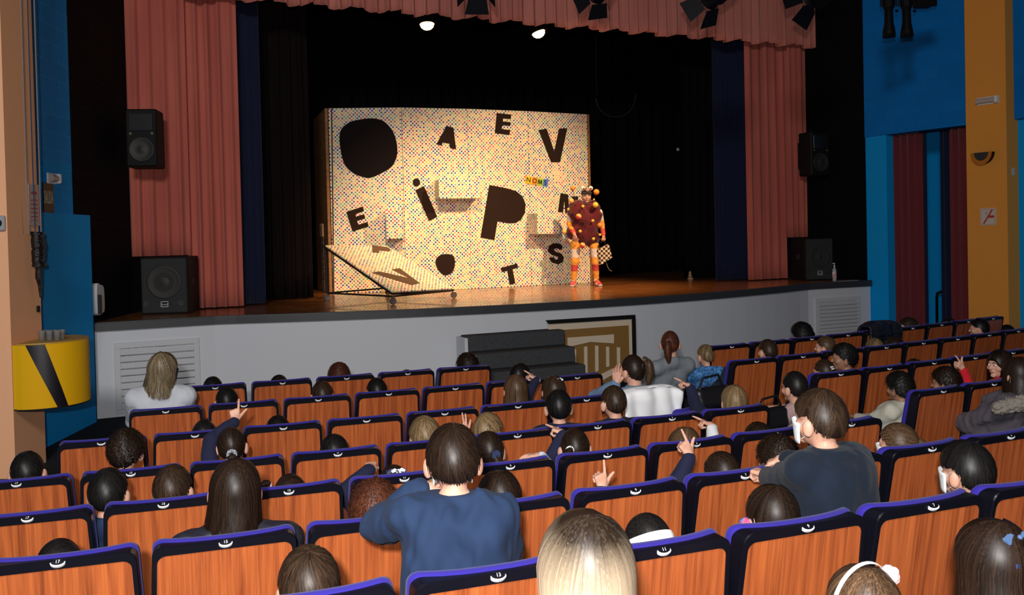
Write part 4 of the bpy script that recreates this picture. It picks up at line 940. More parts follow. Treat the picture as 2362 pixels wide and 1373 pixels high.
def sdf(prims, h, post=None, pad=.03, k=.02):
    lo = np.full(3, 1e9); hi = -lo
    for p in prims:
        if p[0] == 'c': pts, r = np.array([p[1], p[2]], float), max(p[3], p[4])
        else: pts, r = np.array([p[1]], float), max(p[2])
        lo = np.minimum(lo, pts.min(0)-r); hi = np.maximum(hi, pts.max(0)+r)
    lo -= pad; hi += pad; nn = np.ceil((hi-lo)/h).astype(int)+1
    ax = [np.arange(n, dtype=np.float32)*h+l for n, l in zip(nn, lo)]
    X, Y, Z = np.meshgrid(*ax, indexing='ij', sparse=False); X = X.astype(np.float32); Y = Y.astype(np.float32); Z = Z.astype(np.float32)
    Fg = np.full(X.shape, 1e3, np.float32)
    for p in prims:
        if p[0] == 'c':
            a, b = np.array(p[1], float), np.array(p[2], float); r1, r2 = p[3], p[4]; kk = p[5] if len(p) > 5 else k
            m = max(r1, r2)+.07
        else:
            a = b = np.array(p[1], float); kk = p[4] if len(p) > 4 else k; m = max(p[2])+.07
        l_ = np.minimum(a, b)-m; h_ = np.maximum(a, b)+m
        i0 = np.clip(np.floor((l_-lo)/h).astype(int), 0, None); i1 = np.minimum(np.ceil((h_-lo)/h).astype(int)+1, nn)
        s_ = tuple(slice(x, y) for x, y in zip(i0, i1)); x, y, z = X[s_], Y[s_], Z[s_]
        if p[0] == 'c':
            d = b-a; L = d @ d+1e-12; t = np.clip(((x-a[0])*d[0]+(y-a[1])*d[1]+(z-a[2])*d[2])/L, 0, 1)
            dd = np.sqrt((x-a[0]-t*d[0])**2+(y-a[1]-t*d[1])**2+(z-a[2]-t*d[2])**2)-(r1+(r2-r1)*t)
        else:
            r = p[2]; q = [x-a[0], y-a[1], z-a[2]]
            if len(p) > 3 and p[3] is not None:
                R = p[3]; q = [R[0][i]*q[0]+R[1][i]*q[1]+R[2][i]*q[2] for i in range(3)]
            k0 = np.sqrt((q[0]/r[0])**2+(q[1]/r[1])**2+(q[2]/r[2])**2); k1 = np.sqrt((q[0]/r[0]**2)**2+(q[1]/r[1]**2)**2+(q[2]/r[2]**2)**2)+1e-6
            dd = k0*(k0-1)/k1
        Fg[s_] = smin(Fg[s_], dd.astype(np.float32), kk)
    if post is not None: Fg = post(Fg, X, Y, Z)
    return surface_nets(Fg, lo, h)
def joinq(*ms):
    V, F, n = [], [], 0
    for v, f in ms:
        V.append(np.asarray(v)); F.append(np.asarray(f)+n); n += len(v)
    return np.concatenate(V), np.concatenate(F)
def rot3(yaw=0, pitch=0, roll=0):
    return np.array(Matrix.Rotation(yaw, 3, 'Z') @ Matrix.Rotation(pitch, 3, 'X') @ Matrix.Rotation(roll, 3, 'Y'))
def apply(vf, R, t): return vf[0] @ np.asarray(R).T + t, vf[1]
def pn(X, Y, Z, f, s=0):           # cheap smooth pseudo-noise
    return (np.sin(X*f+1.7*np.sin(Y*f*.7+s)+s)*np.sin(Y*f*1.1+1.3*np.sin(Z*f*.8+2*s)+.5)*1.0 + .5*np.sin(Z*f*1.3+2*np.sin(X*f*.6+s)))/1.5

HANDS = {}
def hand(pose, side, h=.0036):      # wrist at origin, fingers along +Y, palm facing -Z; side +1: thumb on +X
    key = (pose, side, h)
    if key in HANDS: return HANDS[key]
    pr = [('c', (0, -.02, 0), (0, .02, 0), .024, .026, .015)]
    xs = [.028, .0095, -.0095, -.027]; Ls = [(.040, .024, .019), (.044, .028, .020), (.041, .026, .019), (.032, .020, .017)]
    curl = {'point': (.05, 1.35, 1.4, 1.4), 'two': (.05, .05, 1.4, 1.4), 'relax': (.3, .35, .42, .5), 'grip': (1.2, 1.25, 1.3, 1.35), 'fist': (1.4, 1.45, 1.5, 1.5), 'rest': (.55, .6, .62, .65)}[pose]
    for i in range(4):
        k0 = np.array([xs[i], .082-.004*abs(i-1), 0]); pr.append(('c', (xs[i]*.6, .015, 0), k0, .014, .0125, .012))
        a = 0; p = k0; sp = (xs[i]*.8)*(1 if curl[i] < 1 else .3)
        for j, L in enumerate(Ls[i]):
            a += curl[i]*(1.0 if j < 2 else .7)
            q = p+np.array([sp*L*6, math.cos(a)*L, -math.sin(a)*L]); r = .0095-.0011*j-.0008*(i == 3); pr.append(('c', p, q, r, r-.0008, .004)); p = q
    th = {'fist': [(.026, .025, -.006), (.042, .055, -.022), (.028, .080, -.036), (.008, .084, -.040)], 'grip': [(.026, .025, -.006), (.046, .055, -.02), (.044, .085, -.034), (.032, .103, -.040)]}.get(pose, [(.026, .02, -.004), (.050, .050, -.014), (.066, .078, -.018), (.074, .100, -.016)])
    if pose == 'point': th = [(.026, .02, -.004), (.050, .046, -.014), (.072, .066, -.014), (.088, .080, -.008)]
    for a_, b_, r in zip(th[:-1], th[1:], (.0135, .0115, .0095)): pr.append(('c', a_, b_, r, r*.88, .006))
    V, F = sdf(pr, h, k=.006, pad=.012); V = V.copy()
    if side < 0: V[:, 0] *= -1; F = F[:, ::-1]
    HANDS[key] = (V, F); return V, F
def ik(S, T, l1, l2, pole):
    S, T = np.array(S, float), np.array(T, float); d = T-S; D = np.linalg.norm(d)
    if D > (l1+l2)*.985: k = D/((l1+l2)*.985); l1 *= k; l2 *= k
    u = d/D; a = (l1*l1-l2*l2+D*D)/(2*D); hh = math.sqrt(max(l1*l1-a*a, 0)); p = np.array(pole, float); p = p-u*(p@u); p /= np.linalg.norm(p)+1e-9
    return S+u*a+p*hh
HAIRC = {'black': ((.003, .003, .003), (.018, .015, .014)), 'dark': ((.005, .003, .002), (.038, .020, .012)), 'brown': ((.010, .006, .004), (.072, .040, .022)), 'midbrown': ((.022, .012, .007), (.17, .095, .048)), 'fair': ((.06, .035, .016), (.42, .28, .14)),
         'blonde': ((.012, .007, .0045), (.56, .43, .29)), 'auburn': ((.025, .008, .005), (.16, .050, .024)), 'streak': ((.020, .013, .009), (.40, .30, .17))}
def hair_mat(c):
    n = 'hair_'+c
    if n in MC: return MC[n]
    m = mat(n, (.1, .1, .1), .42, spec=.24); nt, b = nodes_of(m)
    at = nt.nodes.new('ShaderNodeAttribute'); at.attribute_name = 'tone'
    r = nt.nodes.new('ShaderNodeValToRGB'); r.color_ramp.elements[0].color = (*HAIRC[c][0], 1); r.color_ramp.elements[1].color = (*HAIRC[c][1], 1)
    nt.links.new(at.outputs['Fac'], r.inputs[0]); nt.links.new(r.outputs[0], b.inputs['Base Color']); return m
M_skin = mat('skin', (.62, .34, .24), .5, spec=.35, var=((30, 30, 30), (.56, .29, .20)))
M_skin2 = mat('skin_dark', (.30, .15, .09), .5, spec=.35)
M_mask = mat('face_mask_white', (.74, .80, .82), .7); M_maskb = mat('face_mask_black', (.02, .02, .03), .7)
def cloth(name, col, col2=None, sheen=.2, bs=(160, 160, 160), bst=.35): return mat('cloth_'+name, col, .85, spec=.12, sheen=sheen*.12, bump=(bs, bst, .002), var=((5, 5, 5), col2 or tuple(c*.8 for c in col)))
CL = {'navy': cloth('navy', (.022, .028, .065)), 'jumper': cloth('jumper', (.016, .018, .045)), 'anorak': cloth('anorak', (.019, .036, .082), (.015, .029, .068), .15, (40, 40, 40), .25), 'fleece': cloth('fleece', (.010, .016, .029), (.008, .013, .024), .5, (350, 350, 350), .7),
      'black': cloth('black', (.010, .010, .014)), 'white': cloth('white', (.70, .72, .74)), 'offwhite': cloth('offwhite', (.50, .52, .56)), 'grey': cloth('grey', (.20, .225, .25), None, .3), 'cream': cloth('cream', (.60, .58, .48), None, .6, (240, 240, 240), .9),
      'pink': cloth('pink', (.52, .36, .34), (.46, .31, .30), .3, (40, 40, 2), .8), 'camo': mat('cloth_camo', (.03, .06, .14), .8, var=((34, 34, 34), (.32, .42, .50))), 'bluepat': mat('cloth_bluepat', (.015, .06, .22), .8, var=((40, 40, 40), (.10, .35, .75), 4)),
      'magenta': cloth('magenta', (.62, .03, .25)), 'red': cloth('red', (.62, .02, .03), None, .3, (150, 150, 150), .8), 'parka': cloth('parka', (.095, .085, .10), (.075, .068, .085), .15, (14, 14, 30), .9), 'denim': cloth('denim', (.16, .25, .38)), 'puffer': mat('cloth_puffer', (.014, .014, .022), .5, bump=((3, 3, 26), .8, .02)),
      'darkred': cloth('darkred', (.16, .01, .015)), 'trouser': cloth('trouser', (.02, .022, .035))}
# ---- hair: a solid scalp volume with thousands of ribbon strands on it
def ribbons(P, N, wd, tone):
    n, S, _ = P.shape; T = np.gradient(P, axis=1); side = np.cross(T, N); side /= np.linalg.norm(side, axis=2, keepdims=True)+1e-9
    w_ = wd[:, None, None]*np.linspace(1, .25, S)[None, :, None]**.6
    A = P-side*w_; B = P+side*w_; V = np.stack([A, B], 2).reshape(-1, 3)
    i = (np.arange(n)[:, None]*S+np.arange(S-1)[None]).reshape(-1)*2
    F = np.stack([i, i+2, i+3, i+1], 1); return V, F, np.repeat(tone, 2)
def build_hair(style, color, hr, n, length=.2, rg=None, tail=None, roots=False, tie=None, puff=0.0, part=0.0):
    a, b, c = hr; t = {'short': .012, 'fade': .014, 'bob': .018, 'long': .018, 'pony': .010, 'bun': .010, 'curly': .026, 'afro': .042, 'straight': .020}.get(style, .014)+puff
    cen = np.array([0, -.006, .010]); E = np.array([a+t, b+t, c+t*.9]); nape = -.055 if style == 'fade' else -.070
    longish = style in ('bob', 'long', 'straight')
    def keep(x, y, z):              # negative inside the hair zone (behind the hairline)
        if longish: g = y-(.030+(z+.10)*.36)
        else: g = (-(z-(nape+(y+.075)*((.065-nape)/.165))))*.8
        return g
    pr = [('e', cen, tuple(E-.004), None, .01)]
    if longish:
        L = length; pr += [('e', (0, -.030, -L*.45), (a+.016, b*.72, L*.55+.03), None, .03)]
        if style == 'long': pr += [('e', (0, -.050, -L*.75), (a*.95, b*.5, L*.32+.02), None, .04)]
    def post(Fg, X, Y, Z):
        g = keep(X, Y, Z)
        Fg = -smin(-Fg, -g.astype(np.float32), .008)
        if longish: Fg = np.maximum(Fg, -length-Z+.01)
        if style in ('short', 'fade', 'pony', 'bun'): Fg = np.maximum(Fg, .041-np.sqrt((np.abs(X)-a-.012)**2+(Y-.004)**2+((Z+.022)*.85)**2))
        if style in ('curly', 'afro'): Fg = Fg+.0075*pn(X, Y, Z, 150, 1)+.004*pn(X, Y, Z, 320, 2)
        else: Fg = Fg+.0015*pn(X, Y, Z*.3, 260, 1)
        return Fg
    parts = []; tones = []
    v, f = sdf(pr, .0075 if n > 700 else .010, post, k=.02); parts.append((v, f)); tones.append(np.full(len(v), .10))
    crown = np.array([part, -.028, 1.0]); S = 9
    S_ = 13 if longish else 8
    az = rg.uniform(-PI, PI, n); 
    if style in ('pony', 'bun'):
        T = np.array(tie if tie is not None else (0, -b-.012, .015)) - cen; Tn = T/E; Tn /= np.linalg.norm(Tn)
        # random starts over the scalp, combed to the tie along great circles
        D = rg.normal(size=(n*3, 3)); D /= np.linalg.norm(D, axis=1, keepdims=True); X = D*E+cen
        ok = (keep(X[:, 0], X[:, 1], X[:, 2]) < .002) & (D @ Tn < .97); D = D[ok][:n]; n_ = len(D)
        ang = np.arccos(np.clip(D @ Tn, -1, 1)); u = np.linspace(0, 1, S_)[None, :, None]*.96
        al = ang[:, None, None]*(1-u); ax = D-(D @ Tn)[:, None]*Tn; ax /= np.linalg.norm(ax, axis=1, keepdims=True)+1e-9
        Q = np.cos(al)*Tn+np.sin(al)*ax[:, None, :]; lift = 1+.006*rg.uniform(0, 1, (n_, 1, 1))+.012*(rg.uniform(0, 1, (n_, 1, 1)) > .95)*np.sin(u*PI)
        P = Q*E*lift+cen; N = Q/E; N /= np.linalg.norm(N, axis=2, keepdims=True)
    else:
        top = np.array([part/E[0]*1.0, -.30, 0]); top[2] = math.sqrt(max(1-top[0]**2-top[1]**2, 0))
        th_end = rg.uniform(.55, 1.9 if not longish else 1.45, n); th0 = np.clip(th_end-rg.uniform(.35, .75, n), .02, None) if not longish else rg.uniform(.02, .9, n)
        if longish: th_end = np.full(n, 1.50)
        e1 = np.array([1, 0, 0])-top*top[0]; e1 /= np.linalg.norm(e1); e2 = np.cross(top, e1)
        u = np.linspace(0, 1, S_)[None, :]
        swirl = .25 if not longish else .05
        if longish:
            uu = np.clip(u*1.0/.5, 0, 1); th = th0[:, None]+(th_end-th0)[:, None]*uu
        else: th = th0[:, None]+(th_end-th0)[:, None]*u
        ncl = 46 if longish else 70; ca = rg.uniform(-PI, PI, ncl); d_ = (az[:, None]-ca[None]+PI) % (2*PI)-PI; j_ = np.abs(d_).argmin(1); pull = d_[np.arange(n), j_]
        azz = az[:, None]-pull[:, None]*(.45 if longish else .8)*u+swirl*th+rg.normal(0, .05, (n, 1))*u; 
        Q = np.cos(th)[..., None]*top+np.sin(th)[..., None]*(np.cos(azz)[..., None]*e1+np.sin(azz)[..., None]*e2)
        cl_ = rg.uniform(-.012, .022, ncl)[j_][:, None, None]*u[..., None]; lift = 1+cl_+rg.uniform(0, .03, (n, 1, 1))+(.10 if style in ('curly', 'afro') else .035)*rg.uniform(0, 1, (n, 1, 1))**3*u[..., None]
        P = Q*E*lift+cen; N = Q/E; N /= np.linalg.norm(N, axis=2, keepdims=True)
        if style in ('curly', 'afro'):
            P = P+np.sin(u[..., None]*14+rg.uniform(0, 6, (n, 1, 3)))*.006
        if longish:
            dn = np.clip((u-.5)/.5, 0, 1); hang = (P[:, :, 2]-(-length))*dn*rg.uniform(.86, 1.04, (n, 1)); P[:, :, 2] -= hang
            k_ = .10 if style != 'bob' else .04
            P[:, :, 0] *= 1-k_*dn-.05*np.sin(dn*3+az[:, None])*dn; P[:, :, 1] += (-.012*dn)*(P[:, :, 1] < 0)-.02*dn*(P[:, :, 1] > 0)
            if style == 'long': P[:, :, 0] *= 1+.42*dn**1.5; P += (np.sin(dn*7+rg.uniform(0, 6, (n, 1)))*.006*dn)[..., None]*rg.normal(size=(n, 1, 3))
        kk = keep(P[..., 0], P[..., 1], P[..., 2])
        if style in ('short', 'fade'): kk = np.maximum(kk, .045-np.sqrt((np.abs(P[..., 0])-a-.012)**2+(P[..., 1]-.004)**2+((P[..., 2]+.022)*.85)**2))
        if not longish:
            bad = kk > .004; first = np.where(bad.any(1), bad.argmax(1), S_)
            for i in np.nonzero(first < S_)[0]: f0 = max(first[i]-1, 0); P[i, f0:] = P[i, f0]+np.linspace(0, .001, S_-f0)[:, None]*np.array([0, 0, -1])
            okk = first > 1
        else: okk = (kk.max(1) < .026)
        P, N = P[okk], N[okk]
    tone = np.clip(rg.beta(1.5, 2.8, len(P)), 0, 1)[:, None]*np.ones(P.shape[1])[None]
    if roots:
        rt = lambda Q_: np.clip((np.linalg.norm(Q_-np.array([0, -.045, c+t-.005]), axis=-1)-.070)/.12, 0, 1)
        tone = np.clip(rt(P)*(.80+.55*(tone-.3))+rg.normal(0, .03, (len(P), 1)), 0, 1)*.95; tones[0] = rt(parts[0][0])*.7
    v, f, tn = ribbons(P, N, rg.uniform(.0011, .0026, len(P)), tone.ravel()); parts.append((v, f)); tones.append(tn)
    if tail is not None:            # list of centre-line points with radii
        pts = np.array([p[:3] for p in tail], float); rs = np.array([p[3] for p in tail]); u = np.linspace(0, 1, 12); uk = np.linspace(0, 1, len(pts))
        cl = np.stack([np.interp(u, uk, pts[:, i]) for i in range(3)], 1); rr_ = np.interp(u, uk, rs)
        core = [('c', cl[i], cl[i+1], rr_[i]*.8, rr_[i+1]*.8, .01) for i in range(11)]; v, f = sdf(core, .008, lambda F_, X, Y, Z: F_+.002*pn(X, Y, Z*.2, 240, 3), k=.01); parts.append((v, f)); tones.append(np.full(len(v), .15))
        m = max(120, n//3); off = rg.normal(size=(m, 3)); off /= np.linalg.norm(off, axis=1, keepdims=True); off = off[:, None, :]*(rr_[None, :, None]*rg.uniform(.8, 1.08, (m, 1, 1)))
        P = cl[None]+off+np.sin(u*6+rg.uniform(0, 6, (m, 1)))[..., None]*.004; v, f, tn = ribbons(P, off/ (np.linalg.norm(off, axis=2, keepdims=True)+1e-9), rg.uniform(.0012, .0026, m), (np.clip(rg.beta(1.8, 2.2, m), 0, 1)[:, None]*np.ones(12)).ravel()); parts.append((v, f)); tones.append(tn)
    V, F = joinq(*parts); return V, F, np.concatenate(tones)
def torus(R, r, n=20, m=8, wob=0):
    pts = [(R*math.cos(2*PI*i/n), 0, R*math.sin(2*PI*i/n)) for i in range(n)]; return tube(pts, [r*(1+wob*(i % 2)) for i in range(n)], m, closed=True)
def bow(s):
    out = []
    for sg in (-1, 1):
        lp = [(0, 0, 0), (sg*.5*s, 0, .30*s), (sg*1.0*s, .02, .28*s), (sg*1.05*s, 0, -.05*s), (sg*.9*s, .0, -.32*s), (sg*.45*s, 0, -.22*s)]
        out.append(prism(sm(lp2, 3) if False else [(p[0], p[1], p[2]) for p in lp], (0, -.010, 0)))
        out.append(prism([(0, 0, 0), (sg*.25*s, -.004, -.05*s), (sg*.5*s, -.004, -.75*s), (sg*.2*s, -.004, -.70*s)], (0, -.006, 0)))
    out.append(bbox(-.16*s, .16*s, -.02, .004, -.14*s, .14*s, .004)); return cat_(*out)
def flower(s):
    out = []
    for k in range(6):
        a = k*PI/3+.3; d = np.array([math.cos(a), 0, math.sin(a)]); e = np.array([-math.sin(a), 0, math.cos(a)])
        out.append(prism([d*.1*s+e*.15*s, d*.6*s+e*.42*s, d*1.0*s+e*.2*s, d*.86*s, d*1.0*s-e*.2*s, d*.6*s-e*.42*s, d*.1*s-e*.15*s], (0, -.012-.004*(k % 2), 0)))
    out.append(bbox(-.2*s, .2*s, -.03, 0, -.2*s, .2*s, .005)); return cat_(*out)
PCOUNT = [0]
def person(px, ytop, row, label, kind='c', hair='short', hc='black', top='jumper', yaw=0, pitch=0, roll=0, arms=None, body_yaw=0, dr=.24, w=None, stand=False, acc=(), mask=None, length=.2, skin=None, tail=None, tie=None, nstr=None, puff=0.0, roots=False, group=None, lean=0, fold=.006, R=None, hs=1.0, cat='person', bulk=0.0, pdx=0.0, eyes=False, part=0.0, collar=True, glasses=False, shz=None, cmat=None):
    PCOUNT[0] += 1; rg = np.random.default_rng(100+PCOUNT[0])
    Rr_ = (R if R is not None else ROWS[row][0])-dr
    ad = kind == 'a'; hr = np.array((.076, .094, .108) if ad else (.070, .086, .094))*hs
    tH = {'short': .012, 'fade': .014, 'bob': .018, 'long': .018, 'straight': .020, 'pony': .010, 'bun': .010, 'curly': .028, 'afro': .045}.get(hair, .014)+puff
    Ptop = on_row(px, ytop, Rr_); topz = Ptop[2]; ang = row_ang(Ptop); fz = max(floor_z(Ptop), 0)
    rz = ang+body_yaw
    cH = np.array([Ptop[0], Ptop[1], topz-(hr[2]+tH*.9+.010)])
    fwd = np.array([-math.sin(rz), math.cos(rz)]); rgt = np.array([fwd[1], -fwd[0]])
    base = cH[:2]+fwd*((.115 if ad else .085)-lean)*(0 if stand else 1)-fwd*(.05 if stand else 0)+rgt*pdx
    root = thing('person', label, cat, (base[0], base[1], fz), rz, group)
    def loc(Pw): return wverts(np.array([Pw]), root)[0]
    hC = loc(cH); Rh = rot3(yaw, pitch, roll)
    SK = skin or M_skin
    k = 1.0 if ad else .74
    pz = (.46+.10*k) if not stand else (hC[2]-.10)*.53+.0
    nb = hC+Rh @ np.array([0, -.018, -hr[2]*.95])-np.array([0, .012, .035*k]); 
    sw = (.165 if ad else .125)+bulk*.5; sz = nb[2]-.045*k if shz is None else shz
    ch = np.array([nb[0]*.7, nb[1]*(.7 if stand else .35)-.01, sz-.10*k]); pel = np.array([0, 0, pz])
    tr = .11*k+bulk
    torso = [('c', pel+np.array([-.05*k, 0, 0]), ch+np.array([-.07*k, 0, 0]), tr, tr*.95, .04), ('c', pel+np.array([.05*k, 0, 0]), ch+np.array([.07*k, 0, 0]), tr, tr*.95, .04)]
    Sh = {s: np.array([nb[0]+s*sw, nb[1]-.01, sz-.02*k]) for s in (-1, 1)}
    for s in (-1, 1): torso.append(('c', nb+np.array([0, -.005, -.02*k]), Sh[s], .045*k, .055*k, .04))
    neck = [('c', nb+np.array([0, 0, -.03]), hC+Rh @ np.array([0, -.02, -hr[2]*.35]), .052*k+.004, .048*k+.004, .02)]
    # arms
    arms = arms or {}; armp = []; sleeve = []; hands = []; l1, l2 = .29*k, .25*k; ra = .040*k+.004
    for s in (-1, 1):
        sp = arms.get(s, {})
        if 'px' in sp:
            Rt = Rr_-sp.get('dr', .25); Wt = loc(on_row(sp['px'][0], sp['px'][1], Rt))
        elif 'loc' in sp: Wt = np.array(sp['loc'])
        elif stand: Wt = np.array([s*(sw+.05), .05, pz-.02])
        else: Wt = np.array([s*.10*k/.74, .24*k/.74, pz+.10*k])
        el = ik(Sh[s], Wt, l1, l2, sp.get('pole', (s*.6, -.5, -.8)))
        armp += [('c', Sh[s], el, ra*1.15, ra*.95, .02), ('c', el, Wt, ra*.92, ra*.62, .012)]
        cuff = el+(Wt-el)*.93
        sleeve += [('c', Sh[s], el, ra*1.15+.014+bulk*.35, ra+.014+bulk*.35, .02), ('c', el, cuff, ra+.013+bulk*.3, ra*.75+.010+bulk*.1, .012)]
        d = Wt-el; d /= np.linalg.norm(d)
        if 'dir' in sp: 
            d = np.array(sp['dir'], float); d /= np.linalg.norm(d)
        up = np.array(sp.get('up', (0, 0, 1)), float); xx = np.cross(d, up); xx /= np.linalg.norm(xx)+1e-9; zz = np.cross(xx, d)
        hk = (1.0 if ad else .78)*sp.get('hk', 1.0); HV, HF = hand(sp.get('pose', 'relax'), -s, .0036 if 'pose' in sp else .007)
        hands.append((HV @ (np.stack([xx, d, zz], 1)*hk).T + Wt, HF))
    legs = []; trs = []
    lr = .062*k; feet = []
    for s in (-1, 1):
        hp = pel+np.array([s*.075*k, .0, -.01]);
        if stand: kn = np.array([s*.08*k, .03, pz*.52]); an = np.array([s*.085*k, -.01, .06])
        else: kn = np.array([s*.10*k, .44*k+.03, pz-.02*k]); an = np.array([s*.10*k, .46*k+.03, max(.06, pz-.02-.40*k)])
        legs += [('c', hp, kn, lr*1.15, lr*.85, .03), ('c', kn, an, lr*.8, lr*.5, .02)]; trs += [('c', hp, kn, lr*1.15+.014, lr*.85+.014, .03), ('c', kn, an, lr*.85+.012, lr*.6+.014, .02)]
        feet.append(an)
    ft = [('c', a_+np.array([0, -.01, -.02]), a_+np.array([0, .10*k, -.035]), .028*k, .024*k, .02) for a_ in feet]
    body = sdf(torso+neck+armp+legs+ft, .014, k=.02)
    # head
    e = lambda p: np.array(p)*hs*(1 if ad else .92)
    hp_ = [('e', (0, -.004, .012), tuple(hr*np.array([1, 1, .92])), None, .01), ('e', e((0, .020, -.045)), tuple(np.array((.054, .062, .062))*hs*(1 if ad else .92)), None, .03),
           ('c', e((0, .088, .004)), e((0, .104, -.026)), .008, .011, .012), ('c', e((-.03, .080, .018)), e((.03, .080, .018)), .010, .010, .015),
           ('e', e((0, .086, -.056)), (.022, .010, .009), None, .008), ('e', e((0, .072, -.088)), (.022, .018, .016), None, .015)]
    for s in (-1, 1): hp_ += [('e', (s*(hr[0]+.013), -.010, -.018), (.012, .021, .034), rot3(-s*.5), .010), ('e', e((s*.045, .060, -.025)), (.022, .02, .02), None, .015)]
    if eyes:
        pass
    def hpost(Fg, X, Y, Z):
        for s in (-1, 1):
            q = e((s*.031, .088, .002)); Fg = np.maximum(Fg, -(np.sqrt((X-q[0])**2+(Y-q[1])**2+(Z-q[2])**2)-.014)+.000)
        return Fg
    hv = sdf(hp_+[('c', (0, -.02, -hr[2]*.35), (0, -.022, -hr[2]*1.15), .045*k+.006, .045*k+.006, .02)], .006 if (w or 60) > 45 else .009, hpost if eyes else None, k=.012)
    hv = apply(hv, Rh, hC)
    V, F = joinq(body, hv, *hands); mk('body', (V, F), SK, root, smooth=True)
    def hloc(vf): return (np.asarray(vf[0], float) @ Rh.T + hC, vf[1])
    if eyes:
        for s in (-1, 1):
            q = e((s*.031, .083, .002)); mk('eye', hloc(xf(lathe([(.001, .0), (.006, .003), (.0095, .008), (.011, .012), (.008, .018)], 14), Matrix.Translation(q+np.array([0, .012, 0])) @ Matrix.Rotation(PI/2, 4, 'X'))), mat('eye_white', (.7, .68, .65), .2), root, smooth=True)
            mk('iris', hloc(xf(lathe([(.001, .0), (.0045, .001), (.005, .003)], 12), Matrix.Translation(q+np.array([0, .0135, 0])) @ Matrix.Rotation(PI/2, 4, 'X'))), mat('eye_dark', (.02, .012, .008), .2), root)
            mk('eyebrow', hloc(tube([e((s*.015, .098, .022)), e((s*.032, .097, .027)), e((s*.048, .086, .022))], [.003, .0035, .002], 6)), mat('brow_dark', (.04, .02, .012), .7), root)
        mk('mouth', hloc(tube([e((-.024, .090, -.056)), e((-.008, .0985, -.054)), e((.008, .0985, -.054)), e((.024, .090, -.056))], [.003, .005, .005, .003], 6)), mat('lips', (.42, .13, .11), .4), root)
    # clothing
    nz_ = nb[2]
    tl_ = [(p[0], p[1], p[2], p[3]+.016, p[4]+.016, p[5]) for p in torso]
    if collar: tl_.append(('c', nb+np.array([0, -.004, -.03]), nb+np.array([0, .002, .022*k]), .062*k+.010, .058*k+.010, .02))
    fs = PCOUNT[0]
    def cpost(Fg, X, Y, Z):
        Fg = Fg+fold*(pn(X, Y, Z, 26, fs)*.8+.5*pn(X*1.4, Y, Z*.5, 60, fs+1))
        return np.maximum(Fg, -np.maximum((nz_+.030*k)-Z, np.sqrt((X-nb[0])**2+(Y-nb[1])**2)-.098*k))
    if stand and top == 'anorak' or stand and top == 'fleece':
        tl_ += [('c', pel+np.array([-.05*k, 0, -.06]), pel+np.array([.05*k, 0, -.06]), tr+.02, tr+.02, .04)]
    nm = {'anorak': 'jacket', 'fleece': 'fleece_jacket', 'puffer': 'jacket', 'parka': 'parka', 'denim': 'shirt', 'camo': 'jacket', 'bluepat': 'jacket', 'black': 'jacket'}.get(top, 'jumper')
    vf = sdf(tl_+sleeve, .010 if (w or 60) > 90 else .013, cpost, k=.02); mk(nm, vf, CL[top], root, smooth=True)
    if cmat: mk('collar', sdf([('c', nb+np.array([-.05, -.04, -.05]), nb+np.array([.05, -.04, -.05]), .07, .07, .03), ('c', nb+np.array([0, -.01, -.05]), nb+np.array([0, 0, .01]), .075, .07, .03)], .009, lambda Fg, X, Y, Z: np.maximum(Fg+.004*pn(X, Y, Z, 50, 3), -np.maximum((nz_+.02)-Z, np.sqrt((X-nb[0])**2+(Y-nb[1])**2)-.12))), cmat, root, smooth=True)
    vf = sdf(trs, .016, k=.02); mk('trousers', vf, CL['trouser'], root, smooth=True)
    for a_ in feet: mk('shoe', sdf([('c', a_+np.array([0, -.015, -.028]), a_+np.array([0, .115*k, -.036]), .036*k, .030*k, .02)], .014), M_matblack, root, smooth=True)
    # hair
    n = nstr or int(np.clip((w or 60)*14, 350, 2600))
    if hair:
        hv_, hf_, tn = build_hair(hair, hc, hr, n, length, rg, tail, roots, tie, puff, part)
        mk('hair', (hv_ @ Rh.T+hC, hf_), hair_mat(hc), root, smooth=True, tone=tn)
    def onhead(x, y, z, rx=0, rz_=0): return Matrix.Translation((x, y, z)) @ Matrix.Rotation(rz_, 4, 'Z') @ Matrix.Rotation(rx, 4, 'X')
    for a_ in acc:
        t_, p, s_, m_ = a_[:4]; ex = a_[4] if len(a_) > 4 else {}
        Mx = onhead(*p, ex.get('rx', 0), ex.get('rz', 0))
        if t_ == 'tie': mk('hair_tie', hloc(xf(torus(s_, s_*.38, 20, 8), Mx)), m_, root, smooth=True)
        elif t_ == 'scrunchie': mk('scrunchie', hloc(xf(torus(s_, s_*.5, 24, 8, .25), Mx)), m_, root)
        elif t_ == 'bow': mk('hair_bow', hloc(xf(bow(s_), Mx)), m_, root)
        elif t_ == 'flower': mk('hair_flower', hloc(xf(flower(s_), Mx)), m_, root)
        elif t_ == 'clip': mk('hair_clip', hloc(xf(bbox(-s_, s_, -.005, .005, -s_*.35, s_*.35, .002), Mx)), m_, root)
        elif t_ == 'bun': 
            v_, f_ = sdf([('e', (0, 0, 0), (s_, s_*.8, s_), None, .01)], .006, lambda F_, X, Y, Z: F_+.003*np.sin(40*np.arctan2(Z, X)+200*np.sqrt(X*X+Z*Z))); b_ = rg.beta(2, 3, len(v_)); mk('hair_bun', hloc(xf((v_, f_), Mx)), hair_mat(hc), root, smooth=True, tone=b_)
        elif t_ == 'band':  # hairband over the head; p = (tilt)
            aa = np.linspace(-PI*.52, PI*.52, 22); E_ = (hr[0]+tH+.004, 0, hr[2]+tH+.006)
            P_ = [np.array([E_[0]*math.sin(q), ex.get('y', .01)-.3*0*q, .010+E_[2]*math.cos(q)]) for q in aa]
            V_, F_ = [], []; hw = s_
